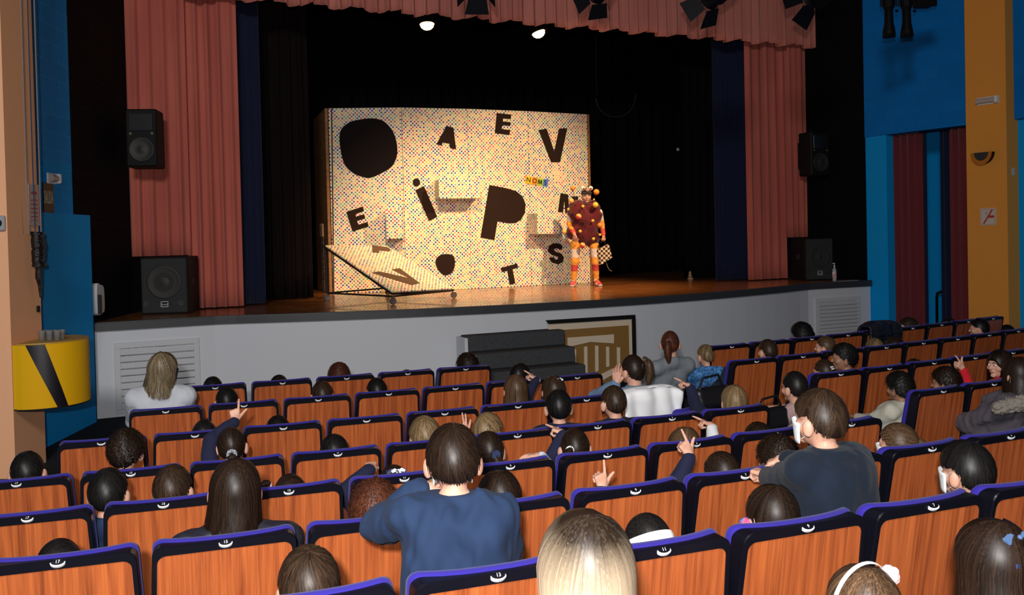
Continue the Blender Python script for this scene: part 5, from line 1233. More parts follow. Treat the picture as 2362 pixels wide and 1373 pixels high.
            for q in P_: V_ += [(q[0], q[1]-hw, q[2]), (q[0]*1.02, q[1]-hw*.5, q[2]*1.02), (q[0]*1.02, q[1]+hw*.5, q[2]*1.02), (q[0], q[1]+hw, q[2])]
            for i in range(21):
                for j in range(3): F_.append((i*4+j, i*4+j+1, (i+1)*4+j+1, (i+1)*4+j))
            V_ = np.array(V_); Rx = np.array(Matrix.Rotation(ex.get('rx', 0), 3, 'X')); mk('hairband', (V_ @ Rx.T @ Rh.T+hC, F_), m_, root, smooth=True)
        elif t_ == 'pompom':
            v_, f_ = sdf([('e', (0, 0, 0), (s_, s_, s_), None, .01)], .004, lambda F_, X, Y, Z: F_+.004*pn(X, Y, Z, 300, 2)); mk('pompom', hloc(xf((v_, f_), Mx)), m_, root, smooth=True)
    if mask is not None:
        aa = np.linspace(-1.35, 1.35, 15); zz = np.linspace(0, 1, 7); V_ = []; sc2 = (1 if ad else .92)*hs
        for q in zz:
            for t_ in aa:
                rr2 = 1-.10*q; y_ = (.024+.086*math.cos(t_)*rr2)*sc2; x_ = .079*math.sin(t_)*rr2*sc2; V_.append((x_, y_+.004+.006*math.cos(t_*2.2)*(1-q), (-.012-.082*q+.012*math.cos(t_)*(1-q))*sc2))
        F_ = [(i*15+j, i*15+j+1, (i+1)*15+j+1, (i+1)*15+j) for i in range(6) for j in range(14)]
        o = mk('face_mask', hloc((V_, F_)), mask, root, smooth=True); o.modifiers.new('th', 'SOLIDIFY').thickness = .002
        for s in (-1, 1): mk('mask_strap', hloc(tube([(s*.068*sc2, .040, -.02), (s*(hr[0]+.006), .012, .006), (s*(hr[0]+.012), -.022, .0), (s*(hr[0]+.010), -.020, -.030), (s*.066*sc2, .034, -.072*sc2)], .0016, 5)), mask, root)
    if glasses:
        fr_ = []
        for s in (-1, 1):
            fr_.append(xf(torus(.024*hs, .0018, 18, 5), Matrix.Translation((s*.033, .094*.92*hs, .002)))); fr_.append(tube([(s*.056, .090*.92, .006), (s*(hr[0]+.006), .03, .008), (s*(hr[0]+.006), -.01, .006)], .002, 5))
        mk('glasses', hloc(cat_(*fr_)), M_matblack, root)
    return root, hloc
# ---------------------------------------------------------------- the audience
NV = mat('ribbon_navy', (.02, .03, .09), .5); WH = mat('ribbon_white', (.75, .75, .78), .5); BL = mat('ribbon_blue', (.03, .10, .50), .6); PK = mat('tie_pink', (.62, .32, .40), .6); YE = mat('clip_yellow', (.75, .60, .08), .5)
SQ = mat('sequin_grey', (.05, .06, .08), .3, var=((120, 120, 120), (.45, .48, .52))); PT = mat('floral_cloth', (.03, .22, .60), .7, var=((38, 38, 38), (.70, .06, .12))); LB = mat('bow_steel_blue', (.06, .12, .26), .8)
POM = mat('pompom_pink', (.80, .60, .60), .95); HB = mat('hairband_pale', (.70, .66, .62), .4); OR_ = mat('orange_print_band', (.80, .80, .78), .7)
# row A (in front of the first row of seat backs)
person(490, 869, 'A', 'small child with black hair in front row seat at the far left, only crown visible', hair='short', hc='black', w=50)
person(643, 865, 'A', 'child whose dark crown barely shows above second front row seat from the left', hair='short', hc='dark', w=45)
person(781, 837, 'A', 'child with messy reddish brown hair in the front row', hair='curly', hc='auburn', w=58, top='navy', hs=1.02)
person(938, 853, 'A', 'child hidden behind fourth front row seat, only a tuft of hair showing', hair='short', hc='auburn', w=30)
person(1077, 814, 'A', 'child with round curly dark hair in front of the carpeted steps', hair='afro', hc='dark', w=56, hs=.9)
# row B
person(376, 810, 'B', 'woman with long streaked blonde hair and pale grey sweater at the left aisle', 'a', hair='long', hc='streak', top='offwhite', w=75, yaw=-.9, mask=M_maskb, length=.19, lean=.02, nstr=1800, fold=.008, pdx=-.06, roll=.18, puff=.006, tail=[(.02, -.08, -.10, .04), (-.02, -.11, -.18, .045), (-.07, -.13, -.26, .035), (-.12, -.13, -.33, .010)], bulk=.03)
person(522, 893, 'B', 'child with black hair in front of the second row, beneath the left front seat', hair='short', hc='black', w=56)
person(742, 879, 'B', 'child with cropped grey-brown hair in the second row', hair='fade', hc='brown', w=48)
person(868, 872, 'B', 'child with short black hair in the second row, right of the cropped-haired child', hair='short', hc='black', w=48)
person(1200, 838, 'B', 'child with dark hair and glasses in profile before the carpeted steps', hair='short', hc='black', w=54, yaw=-1.0, glasses=True)
person(1545, 763, 'B', 'woman with auburn ponytail and pink tie in a grey sweater, seated in the aisle', 'a', hair='pony', hc='auburn', top='grey', w=70, yaw=-.55, tie=(-.02, -.115, .035), tail=[(-.02, -.115, .035, .022), (-.03, -.155, .01, .032), (-.03, -.155, -.07, .034), (-.02, -.14, -.15, .012)], acc=[('tie', (-.02, -.118, .035), .018, PK)], nstr=1500, dr=.28, body_yaw=0, bulk=.015)
# row C
person(470, 968, 'C', 'girl with black hair and a dark blue scrunchie low in the third row', hair='bun', hc='black', w=60, acc=[('scrunchie', (.03, -.095, .03), .022, NV), ('bun', (.05, -.115, .02), .03, NV)], pdx=0)
person(640, 959, 'C', 'child with black crown showing above third row seat', hair='short', hc='black', w=56)
person(850, 961, 'C', 'child almost hidden behind a third row seat, dark hair tip only', hair='short', hc='dark', w=34)
person(1188, 863, 'C', 'girl with long wavy light brown hair tied back in half ponytail', hair='long', hc='midbrown', w=62, length=.27, nstr=1500, acc=[('tie', (0, -.105, .0), .012, mat('tie_brown', (.1, .05, .03), .6))])
person(1275, 865, 'C', 'girl with long brown hair and a white bow pointing at the stage', hair='long', hc='brown', w=62, length=.26, nstr=1400, acc=[('bow', (.01, -.055, .088), .045, WH, {'rx': -.6})], arms={-1: {'px': (1238, 876), 'dr': .16, 'pose': 'point', 'dir': (-.6, .5, .5), 'pole': (-.5, -.3, -.9)}})
person(1458, 818, 'C', 'woman with dark hair and auburn ponytail, hand at cheek, denim collar', 'a', hair='pony', hc='dark', top='denim', w=80, yaw=.25, tie=(.02, -.105, .045), acc=[('tie', (.02, -.11, .045), .02, mat('tie_dark', (.02, .01, .01), .6))], nstr=1600, arms={-1: {'px': (1422, 885), 'dr': .05, 'pose': 'relax', 'dir': (.1, .1, 1), 'pole': (-.5, -.1, -1)}})
r_, hl_ = None, None
# ponytail of that woman in auburn as part of her
ponyw = bpy.data.objects[[o.name for o in bpy.data.objects if o.get('label', '').startswith('woman with dark hair and auburn')][0]]
_hc = [c for c in ponyw.children if c.name.startswith('hair') and 'tie' not in c.name][0]
_bb = np.array([v.co for v in _hc.data.vertices]); _m = _bb.mean(0)
_rg = np.random.default_rng(5)
v_, f_, t_ = build_hair('pony', 'auburn', (.02, .02, .02), 60, .1, _rg, [(0, -.02, .0, .024), (.01, -.05, -.02, .036), (.015, -.055, -.09, .040), (.01, -.03, -.17, .022)], False, (0, -.03, 0))
_top = _bb[_bb[:, 2] > _m[2]-.02]
mk('ponytail', (v_ + np.array([_m[0]+.03, _top[:, 1].min()+.015, _m[2]+.03]), f_), mat('hair_ponytail', (.1, .05, .03), .4) if False else hair_mat('midbrown'), ponyw, smooth=True, tone=t_)
# row D
person(62, 1042, 'D', 'child with thick black hair at the left edge of the photo', hair='short', hc='black', w=92, top='navy', nstr=1500)
person(290, 990, 'D', 'child with curly dark brown hair in front of the left aisle seats', hair='curly', hc='dark', w=88, yaw=-.3, top='navy', nstr=1500)
person(532, 985, 'D', 'girl with dark brown hair and beaded tie raising her left hand to point', hair='bun', hc='dark', w=80, top='jumper', tie=(.0, -.09, -.025), acc=[('scrunchie', (0, -.10, -.025), .020, SQ), ('bun', (0, -.110, -.045), .026, NV)], arms={-1: {'px': (543, 972), 'dr': .12, 'pose': 'point', 'dir': (-.05, .25, 1), 'up': (0, -1, .2), 'pole': (-.9, -.5, -.2)}}, nstr=1300)
person(770, 1002, 'D', 'boy with very short black hair in the fourth row', hair='fade', hc='black', w=66)
person(978, 960, 'D', 'child with wavy light brown hair left of the boy standing in the middle', hair='short', hc='fair', w=78, puff=.014, nstr=1400)
person(1125, 952, 'D', 'fair-haired child raising two fingers right of the standing boy', hair='short', hc='fair', w=74, yaw=-.9, puff=.010, nstr=1300, arms={-1: {'px': (1072, 1003), 'dr': .05, 'pose': 'two', 'dir': (-.15, .05, 1), 'up': (0, -1, 0), 'pole': (-.6, .1, -1)}})
person(1287, 899, 'D', 'boy with short curly black hair and ears showing in navy jumper', hair='short', hc='black', w=66, top='jumper', puff=.004, nstr=1200, bulk=.012, body_yaw=-.25)
person(1414, 890, 'D', 'boy with brown crew cut and dark mask, left of the white coat', hair='short', hc='brown', w=60, top='jumper', yaw=0, mask=M_maskb, nstr=1100, bulk=.012)
person(1692, 888, 'D', 'child with straw blond bowl haircut pointing left toward the stage', hair='bob', hc='fair', w=84, yaw=-.2, length=.075, top='jumper', nstr=1500, arms={-1: {'px': (1592, 892), 'dr': .22, 'pose': 'point', 'dir': (-.75, .4, .5), 'pole': (-.4, -.3, -.9)}})
person(1832, 856, 'D', 'woman with black hair in a low bun wearing ribbed pink sweater', 'a', hair='bun', hc='black', top='pink', w=86, yaw=.15, R=37.0, tie=(-.01, -.10, -.02), acc=[('bun', (0, -.135, -.045), .05, NV)], pdx=.12, dr=.26, nstr=1400, bulk=.02)
# row E
person(248, 1081, 'E', 'boy with black hair and mask strap in navy top between seats on the left', hair='short', hc='black', w=98, top='anorak', yaw=-.15, mask=M_mask, nstr=1700, puff=.004)
person(397, 1073, 'E', 'boy with short brown hair and both ears showing, right of the black-haired boy', hair='fade', hc='brown', w=88, yaw=-.1, nstr=1700, puff=.003, body_yaw=-.15)
person(668, 1093, 'E', 'girl with side bun held by a tie just above a seat back', hair='bun', hc='dark', w=95, tie=(-.075, -.03, .06), acc=[('bun', (-.118, -.035, .078), .026, NV), ('tie', (-.092, -.033, .068), .013, PK, {'rz': 1.4})])
person(907, 1072, 'E', 'girl with dark hair and navy and white bow stretching out her left arm', hair='pony', hc='dark', w=86, acc=[('bow', (.005, -.05, .088), .05, NV, {'rx': -.5}), ('bow', (.012, -.057, .094), .035, WH, {'rx': -.5})], arms={-1: {'px': (855, 1082), 'dr': .10, 'pose': 'fist', 'dir': (.2, .9, .2), 'pole': (-1, -.3, -.6)}}, top='jumper', tail=[(0, -.1, 0, .02), (0, -.13, -.03, .02), (0, -.12, -.12, .01)])
person(1125, 994, 'E', 'girl with dark hair gathered under a small navy flower', hair='pony', hc='dark', w=80, tie=(0, -.10, .012), acc=[('flower', (0, -.118, .012), .026, NV)], tail=[(0, -.10, .01, .02), (.01, -.125, -.03, .03), (.03, -.12, -.10, .032), (.045, -.10, -.16, .015)], nstr=1300)
person(1325, 988, 'E', 'girl with dark ponytail in white hair tie and raised pointing finger', hair='pony', hc='dark', w=78, yaw=-.25, tie=(-.045, -.09, .015), acc=[('tie', (-.045, -.096, .015), .018, WH)], tail=[(-.045, -.095, .015, .02), (-.075, -.13, -.02, .028), (-.095, -.125, -.11, .03), (-.10, -.11, -.20, .014)], arms={-1: {'px': (1300, 1000), 'dr': .2, 'pose': 'point', 'dir': (-.6, .6, .3)}}, nstr=1300)
person(1577, 983, 'E', 'child with straight light brown hair parted in the middle behind pointing hand', hair='straight', hc='midbrown', w=84, length=.2)
person(1748, 974, 'E', 'child in white sleeve pointing to the left, dark crown above the seat', hair='short', hc='dark', top='white', w=62, arms={-1: {'px': (1643, 983), 'dr': .20, 'pose': 'point', 'dir': (-.75, .4, .45), 'pole': (-.4, -.2, -.9)}})
# row F
person(1150, 1083, 'F', 'child with glossy dark layered hair behind the standing boy\'s right shoulder', hair='straight', hc='dark', w=92, length=.16, nstr=1800)
person(135, 1243, 'F', 'child with glossy black ponytail low at the left edge', hair='pony', hc='black', w=150, tie=(-.07, -.07, .03), tail=[(-.07, -.08, .03, .02), (-.10, -.09, .03, .03), (-.12, -.08, -.04, .02)], nstr=1500)
person(540, 1054, 'F', 'woman with long dark brown hair over a black quilted jacket', 'a', hair='long', hc='dark', top='puffer', w=150, length=.27, nstr=3200, bulk=.03, pitch=0, roll=.05)
person(862, 1108, 'F', 'girl with curly auburn hair and royal blue bow at the nape', hair='curly', hc='auburn', w=110, acc=[('flower', (-.01, -.125, -.065), .045, BL)], nstr=2200, puff=.004)
person(1466, 1118, 'F', 'child hidden behind a second row from camera seat, raising one finger', hair='short', hc='dark', w=80, arms={-1: {'px': (1390, 1130), 'dr': .05, 'pose': 'point', 'dir': (-.1, .1, 1), 'up': (0, -1, 0), 'pole': (-.8, 0, -1)}})
person(1663, 1041, 'F', 'girl with dark brown hair and sequinned scrunchie pointing up left', hair='bun', hc='dark', w=100, yaw=.15, tie=(.02, -.09, -.02), acc=[('scrunchie', (.03, -.115, -.02), .030, SQ)], arms={-1: {'px': (1592, 1052), 'dr': .15, 'pose': 'point', 'dir': (-.35, .35, .9), 'up': (0, -1, .2), 'pole': (-.5, -.2, -1)}}, nstr=1700, top='jumper')
person(1792, 1004, 'F', 'child with wavy dark brown hair beside the boy in the dark fleece', hair='curly', hc='dark', w=90, nstr=1500)
person(2070, 975, 'F', 'girl with light brown hair pinned up and mask strap over ear', hair='bun', hc='midbrown', w=98, yaw=.4, tie=(.02, -.08, .01), acc=[('bun', (.03, -.100, .0), .045, NV)], mask=M_mask, nstr=1900, puff=.006)
# row G
person(1043, 978, 'G', 'boy with short dark hair standing in a blue jacket in the middle', hair='fade', hc='dark', top='anorak', w=115, stand=True, dr=.30, mask=M_mask, nstr=3000, bulk=.035, fold=.016, puff=.003, body_yaw=-.22,
       arms={-1: {'px': (975, 1128), 'dr': .16, 'pose': 'fist', 'dir': (.7, .5, .15), 'pole': (-1, -.5, -.8)}, 1: {'loc': (.12, .26, .62), 'pole': (1, -.2, -.5)}})
person(1888, 897, 'G', 'boy with brown hair and face mask standing in a dark navy fleece', hair='fade', hc='brown', top='fleece', w=105, stand=True, dr=.32, yaw=.12, mask=M_mask, nstr=3000, bulk=.035, fold=.007, cmat=CL['fleece'], body_yaw=.15, puff=.004, lean=.0, pdx=.06,
       arms={-1: {'px': (1768, 1096), 'dr': .38, 'pose': 'grip', 'dir': (-.1, .9, .1), 'pole': (-.8, -.2, -.8)}, 1: {'px': (1808, 1058), 'dr': .35, 'pose': 'rest', 'dir': (-.6, .6, -.3), 'pole': (.6, .2, -.8)}})
person(710, 1261, 'G', 'boy with glossy brown swept hair at the bottom edge', hair='short', hc='brown', w=142, dr=.24, nstr=3200, puff=.008)
person(1492, 1184, 'G', 'girl with black hair and white hairband printed with oranges', hair='pony', hc='black', w=113, tie=(.01, -.10, -.05), acc=[('band', (0, 0, 0), .022, OR_, {'rx': 1.02, 'y': .0})], nstr=2200)
person(1777, 1114, 'G', 'girl with straight dark brown hair and a floral clip at her left side', hair='straight', hc='dark', w=130, length=.2, nstr=2800, acc=[('pompom', (-.098, .01, -.02), .026, PT), ('pompom', (-.098, .01, -.07), .024, PT)])
person(2226, 1017, 'G', 'boy with styled black hair, faded sides, mask and navy coat', hair='short', hc='black', w=125, yaw=.12, mask=M_mask, top='navy', nstr=2600, bulk=.02, puff=.010)
# row H (nearest, no seat backs in view)
person(1343, 1170, 'G', 'woman with straight blonde hair and dark roots nearest the camera', 'a', hair='straight', hc='blonde', w=230, R=40.78, dr=.2, length=.34, nstr=5200, roots=True, top='offwhite', hs=1.02, puff=.006, arms={-1: {'loc': (-.15, .06, .80), 'pose': 'fist', 'dir': (.2, .1, 1)}})
person(1985, 1299, 'G', 'girl with brown hair, pale hairband and pink pompom at bottom edge', hair='straight', hc='midbrown', w=170, R=40.66, dr=.2, length=.25, nstr=3600, acc=[('band', (0, 0, 0), .007, HB, {'rx': .15, 'y': .0}), ('pompom', (.075, -.02, .085), .026, POM)])
person(2285, 1192, 'G', 'girl with wavy dark brown hair and steel blue knitted bow', hair='long', hc='dark', w=190, R=40.70, dr=.2, length=.22, nstr=4200, acc=[('bow', (.005, -.075, .088), .045, LB, {'rx': -.5}), ('clip', (-.02, -.108, .03), .018, NV)], puff=.006)
# right block
person(1627, 795, 'r1', 'child with cropped blond hair in blue patterned jacket by the first right seat', hair='fade', hc='fair', top='bluepat', w=50, R=34.65, bulk=.01, dr=.1)
person(1770, 783, 'r2', 'boy with short brown hair and blue camouflage jacket in the right block', hair='short', hc='brown', top='camo', w=48, dr=.26, bulk=.01)
person(1848, 743, 'r1', 'child with big curly black hair and side puff before the fascia vent', hair='afro', hc='black', w=60, acc=[('bun', (.105, -.04, .0), .045, NV)], dr=.26)
person(1903, 775, 'r2', 'girl with light brown hair and yellow clip in the right block', hair='bun', hc='midbrown', w=52, acc=[('clip', (.06, -.06, .07), .012, YE), ('bun', (.075, -.06, .05), .024, YE)], yaw=.5)
person(2000, 753, 'r1', 'child with reddish crown just above a seat near the right vent', hair='short', hc='brown', w=32)
person(2094, 733, 'r1', 'child with curly brown hair turned left in a dark coat', hair='curly', hc='brown', top='black', w=48, yaw=.9, dr=.26, mask=M_mask, nstr=700)
person(2016, 780, 'r2', 'child with fair hair low behind a right block seat', hair='short', hc='fair', w=42)
person(2062, 776, 'r2', 'child with long dark brown hair beside the fair-haired child', hair='long', hc='dark', w=42, length=.18)
person(2188, 735, 'r1', 'child with dark crown below the passage handrail', hair='curly', hc='dark', w=36)
person(2258, 735, 'r2', 'boy with short black hair and dark jacket with yellow collar flash', hair='fade', hc='black', top='black', w=48, yaw=.5, cmat=mat('collar_yellow', (.55, .45, .03), .7))
person(2322, 749, 'r1', 'child with dark hair low at the right edge of the audience', hair='short', hc='black', w=34)
person(2228, 822, 'r3', 'child with barely visible dark crown between right block seats', hair='short', hc='dark', w=30)
person(1945, 792, 'r3', 'girl with braided black hair and bright pink collar looking left', hair='curly', hc='black', top='jumper', cmat=CL['magenta'], w=60, yaw=.9, skin=M_skin2, nstr=900)
person(1900, 829, 'r3', 'girl with brown hair and silver clip beside the pink-collared girl', hair='bun', hc='brown', w=50, yaw=.2, acc=[('clip', (-.02, -.09, .06), .018, WH), ('clip', (-.02, -.1, .045), .018, WH)])
person(2108, 828, 'r3', 'child with brown crown just above a seat in the right block', hair='short', hc='brown', w=36)
person(2073, 857, 'r4', 'girl with braided black hair and white clips wearing a cream fleece', hair='curly', hc='black', top='cream', w=64, yaw=.15, skin=M_skin2, R=37.2, acc=[('clip', (-.02, -.07, .085), .016, WH), ('clip', (.03, -.085, .06), .014, WH), ('clip', (.0, -.10, .04), .018, mat('clip_mint', (.4, .6, .5), .5))], bulk=.03, nstr=1100)
person(2180, 846, 'r4', 'child with dark hair and grey tie above the near right block seat', hair='curly', hc='dark', w=54, yaw=.4, skin=M_skin2, acc=[('scrunchie', (.02, -.11, -.02), .02, SQ)])
person(2305, 806, 'r4', 'girl in red sleeve and pink hairclip pointing left, face in profile', hair='long', hc='dark', top='red', w=60, yaw=1.45, dr=.20, length=.17, eyes=True, acc=[('clip', (-.045, .03, .075), .018, POM, {'rz': 1.2, 'rx': 1.0})], arms={-1: {'px': (2222, 852), 'dr': .05, 'pose': 'point', 'dir': (-.75, .1, .75), 'up': (0, -1, 0), 'pole': (-.5, 0, -1)}}, nstr=1300)
pk, pkl = person(2345, 822, 'r4', 'woman in a grey parka with fur-trimmed hood at the right edge', 'a', hair='long', hc='dark', top='parka', w=90, R=37.9, dr=.2, length=.14, bulk=.05, nstr=1500, fold=.018, pdx=-.02, shz=None)
# fur trim of the parka hood
nbx = pkl(((0, -.07, -.17, ), )) if False else None
V_, F_ = sdf([('c', (-.20, -.08, .86), (0, -.17, .90), .045, .055, .02), ('c', (0, -.17, .90), (.20, -.08, .88), .055, .045, .02)], .008, lambda Fg, X, Y, Z: Fg+.012*pn(X, Y, Z, 120, 1)+.006*pn(X, Y, Z, 260, 2))
hp = [c for c in pk.children if c.name.startswith('hair')][0]; hz = np.array([v.co for v in hp.data.vertices]); 
V_[:, 2] += (hz[:, 2].max()-.30)-.88; V_[:, 0] += hz[:, 0].mean()-.15; V_[:, 1] += hz[:, 1].mean()+.02
mk('fur_trim', (V_, F_), mat('grey_fur', (.16, .14, .12), .95, var=((200, 200, 200), (.30, .27, .23))), pk, smooth=True)

# striped cuff and hand at the seat edge, white coat, bags, dark coats
def cloth_over(name, label, cat, rk, i, wd, drop_b, drop_f, m, seed=0, th=.02, dx=0.0, rise=.0):   # garment draped over a seat back
    x, y, z, a = SEATS[(rk, i)]; t = thing(name, label, cat, (x, y, z), a); r = np.random.default_rng(seed)
    prof = [(-.035, .93-drop_b), (-.045, .80), (-.045, .90), (-.03, .95+rise), (.02, .965+rise), (.09, .955+rise), (.14, .90), (.15, .93-drop_f)]
    u = np.linspace(0, len(prof)-1, 34); pr = np.stack([np.interp(u, range(len(prof)), [p[q] for p in prof]) for q in (0, 1)], 1)
    xs_ = np.linspace(-wd/2, wd/2, 30); V = []
    for j, (yy, zz) in enumerate(pr):
        for q in xs_:
            e_ = abs(q)/(wd/2); f_ = .012*math.sin(q*38+seed+zz*6)+.010*math.sin(q*17+zz*20)
            tl_ = (.935-zz)*math.tan(TILT) if zz < .935 else 0
            V.append((q*(1+.10*(.95-zz))+dx, yy+tl_+(f_ if yy < 0 else -f_*0.3), zz-.035*e_**3-.012*abs(math.sin(q*9+seed))*(j/34)))
    F = [(j*30+k, (j+1)*30+k, (j+1)*30+k+1, j*30+k+1) for j in range(33) for k in range(29)]
    o = mk('garment', (V, F), m, t, smooth=True); o.modifiers.new('th', 'SOLIDIFY').thickness = th; return t
cloth_over('white_coat', 'white coat draped over the seat back behind the woman with the ponytail', 'coat', 'C', 7, .50, .26, .25, mat('coat_white', (.86, .87, .88), .8), 2)
cloth_over('puffer_coat', 'black shiny padded coat hung over a seat near the right vent', 'coat', 'r1', 4, .5, .12, .3, mat('shiny_padding', (.012, .014, .022), .28, bump=((5, 5, 40), 1, .03)), 4, .03, 0, .06)
def blobthing(name, label, cat, prims, m, part, world_at, rz=0, h=.012, post=None, extra=None):
    t = thing(name, label, cat, world_at, rz); vf = sdf(prims, h, post); mk(part, vf, m, t, smooth=True)
    if extra: extra(t)
    return t
def bag_extra(t): mk('strap', tube([(-.16, 0, .12), (-.10, -.02, .24), (.06, -.02, .25), (.15, 0, .12)], .009, 6), M_matblack, t); mk('zip', tube([(-.15, -.03, .165), (.15, -.03, .165)], .004, 5), M_chrome, t)
for (px, py, R_, lab) in ((1640, 905, 36.45, 'black handbag behind the pointing fair-haired child'), (1775, 955, 36.9, 'black handbag beside the woman in the pink sweater')):
    P = on_row(px, py, R_); blobthing('handbag', lab, 'bag', [('c', (-.12, 0, .05), (.12, 0, .05), .06, .06, .03), ('c', (-.13, 0, .12), (.13, 0, .12), .045, .045, .03)], mat('bag_black', (.008, .008, .010), .4), 'bag_body', (P[0], P[1], P[2]-.12), row_ang(P)+.2, .010, None, bag_extra)
    blobthing('aisle_chair', 'blue upholstered folding chair in the aisle under the '+('first' if px < 1700 else 'second')+' black handbag', 'chair', [('c', (-.18, -.12, 0), (.18, -.12, 0), .05, .05, .03), ('c', (-.18, .18, 0), (.18, .18, 0), .05, .05, .03), ('c', (0, -.12, 0), (0, .18, 0), .05, .05, .08)], M_velvet, 'seat_cushion', (P[0], P[1], P[2]-.19), row_ang(P), .014, None,
              lambda t: [mk('leg', tube([(sx*.17, sy, -.02), (sx*.19, sy, -(t.location[2]))], .012, 6), M_iron, t) for sx in (-1, 1) for sy in (-.1, .18)])
P = on_row(1676, 868, 35.15); blobthing('draped_coat', 'dark blue coat heaped on a chair between the right block seats', 'coat', [('c', (-.12, 0, -.22), (.10, .02, .0), .12, .10, .06), ('c', (.10, .02, 0), (.14, 0, -.25), .10, .12, .05), ('c', (-.1, 0, -.6), (.12, 0, -.6), .14, .14, .05), ('c', (0, 0, -.6), (0, 0, -.2), .14, .14, .05)], cloth('darkdenim', (.018, .032, .065), (.015, .026, .052)), 'cloth', P, row_ang(P), .014, lambda F_, X, Y, Z: F_+.008*pn(X, Y, Z, 22, 3))
P = on_row(1243, 1060, ROWS['E'][0]-.17); hv_ = hand('relax', 1)
t = thing('person', 'child hidden by seats, striped white cuff and hand at the top of a seat', 'person', (P[0], P[1], .05), row_ang(P))
lz = P[2]-.05
v1 = sdf([('c', (0, .12, .50), (0, .12, .62), .09, .08, .04), ('c', (0, .12, .62), (0, .14, .70), .05, .05, .02), ('e', (0, .15, .76), (.068, .08, .08)), ('c', (.08, .12, .64), (.14, .08, lz-.20), .035, .03, .02), ('c', (.14, .08, lz-.20), (.04, .07, lz-.01), .03, .024, .02), ('c', (.05, .0, .5), (.05, .35, .5), .06, .05, .02), ('c', (-.05, .0, .5), (-.05, .35, .5), .06, .05, .02)], .012)
hm = apply((hv_[0]*.7, hv_[1]), rot3(1.35, .1), (.035, .07, lz)); mk('body', joinq(v1, hm), M_skin, t, smooth=True)
hvv, hff, htn = build_hair('short', 'dark', (.068, .08, .08), 300, .1, np.random.default_rng(9)); mk('hair', (hvv+np.array([0, .15, .76]), hff), hair_mat('dark'), t, smooth=True, tone=htn)
mk('jumper', sdf([('c', (0, .12, .50), (0, .12, .62), .105, .095, .04), ('c', (.08, .12, .64), (.14, .08, lz-.20), .05, .043, .02), ('c', (.14, .08, lz-.20), (.085, .073, lz-.07), .043, .036, .02), ('c', (.0, .12, .63), (0, .13, .68), .065, .06, .02)], .012), CL['jumper'], t, smooth=True)
mk('cuff', sdf([('c', (.075, .072, lz-.05), (.045, .07, lz-.008), .034, .031, .01)], .006), mat('cuff_stripes', (.75, .77, .80), .8, var=((3, 90, 90), (.10, .2, .35))), t, smooth=True)

# ---------------------------------------------------------------- the performer
Y0 = at_z(1352, 660, HS)[1]; px0 = at_z(1352, 660, HS)
perf = thing('person', 'performer on stage in lumpy maroon costume with orange balls and striped tights', 'person', (px0[0], px0[1], HS), 0)
def c5(x, y): return (1260+x/4.905, 400+y/4.905)
def pp(x, y, dy=0): P = at_y(*c5(x, y), Y0+dy); return np.array([P[0]-px0[0], P[1]-px0[1], P[2]-HS])
u_ = FPX/Y0/4.905*4.905; ppm = FPX/Y0
sk = M_skin
hd = pp(450, 262); fl = -1   # faces the audience (-Y)
Lh = {1: pp(335, 800), -1: pp(545, 830)}; ft_ = {1: pp(312, 1225), -1: pp(565, 1215)}
for s in ft_: ft_[s][2] = .09
kn = {s: (Lh[s]+ft_[s])/2+np.array([0, -.03, .02]) for s in ft_}
sh = {1: pp(280, 440), -1: pp(600, 440)}; el = {1: pp(262, 575, .02), -1: pp(628, 585, .02)}; wr = {1: pp(318, 690, -.20), -1: pp(648, 705, -.10)}
bp = [('c', hd+np.array([0, .02, -.10]), hd+np.array([0, .03, -.24]), .055, .065, .02), ('c', hd+np.array([0, .04, -.35]), pp(440, 690, .03), .15, .15, .06)]
for s in (1, -1):
    bp += [('c', hd+np.array([0, .04, -.26]), sh[s], .06, .06, .03), ('c', sh[s], el[s], .052, .044, .02), ('c', el[s], wr[s], .042, .028, .02), ('c', Lh[s], kn[s], .085, .062, .03), ('c', kn[s], ft_[s], .058, .040, .02), ('c', ft_[s]+np.array([0, .02, -.04]), ft_[s]+np.array([0, -.12, -.055]), .035, .028, .02)]
body = sdf(bp, .012)
hh = [('e', (0, 0, .012), (.078, .096, .108)), ('e', (0, -.020, -.050), (.058, .066, .068), None, .03), ('c', (0, -.092, .0), (0, -.112, -.032), .009, .014, .012), ('c', (-.032, -.084, .020), (.032, -.084, .020), .012, .012, .015), ('e', (0, -.088, -.062), (.026, .011, .010), None, .006), ('e', (0, -.074, -.098), (.024, .020, .018), None, .015)]
for s in (-1, 1): hh += [('e', (s*.080, .004, -.012), (.012, .02, .032), None, .006), ('e', (s*.05, -.062, -.028), (.026, .022, .024), None, .015)]
def hpost(F_, X, Y, Z):
    for s in (-1, 1): F_ = np.maximum(F_, -(np.sqrt((X-s*.032)**2+(Y+.094)**2+(Z-.001)**2)-.013))
    return F_
Rp = rot3(.15, 0, 0); hm = apply(sdf(hh, .005, hpost, k=.012), Rp, hd)
hands = []
for s, pose in ((1, 'relax'), (-1, 'grip')):
    HV, HF = hand(pose, 1 if s == 1 else -1); d = np.array([.18*s+.1*(s == 1), -.05, -1.0]) if s == 1 else np.array([.02, -.05, -1.0]); d /= np.linalg.norm(d)
    up = np.array([-s*.5, -.8, 0]); xx = np.cross(d, up); xx /= np.linalg.norm(xx); zz = np.cross(xx, d); hands.append((HV @ (np.stack([xx, d, zz], 1)*.98).T+wr[s], HF))
mk('body', joinq(body, hm, *hands), sk, perf, smooth=True)
def hl(vf): return (np.asarray(vf[0], float) @ Rp.T+hd, vf[1])
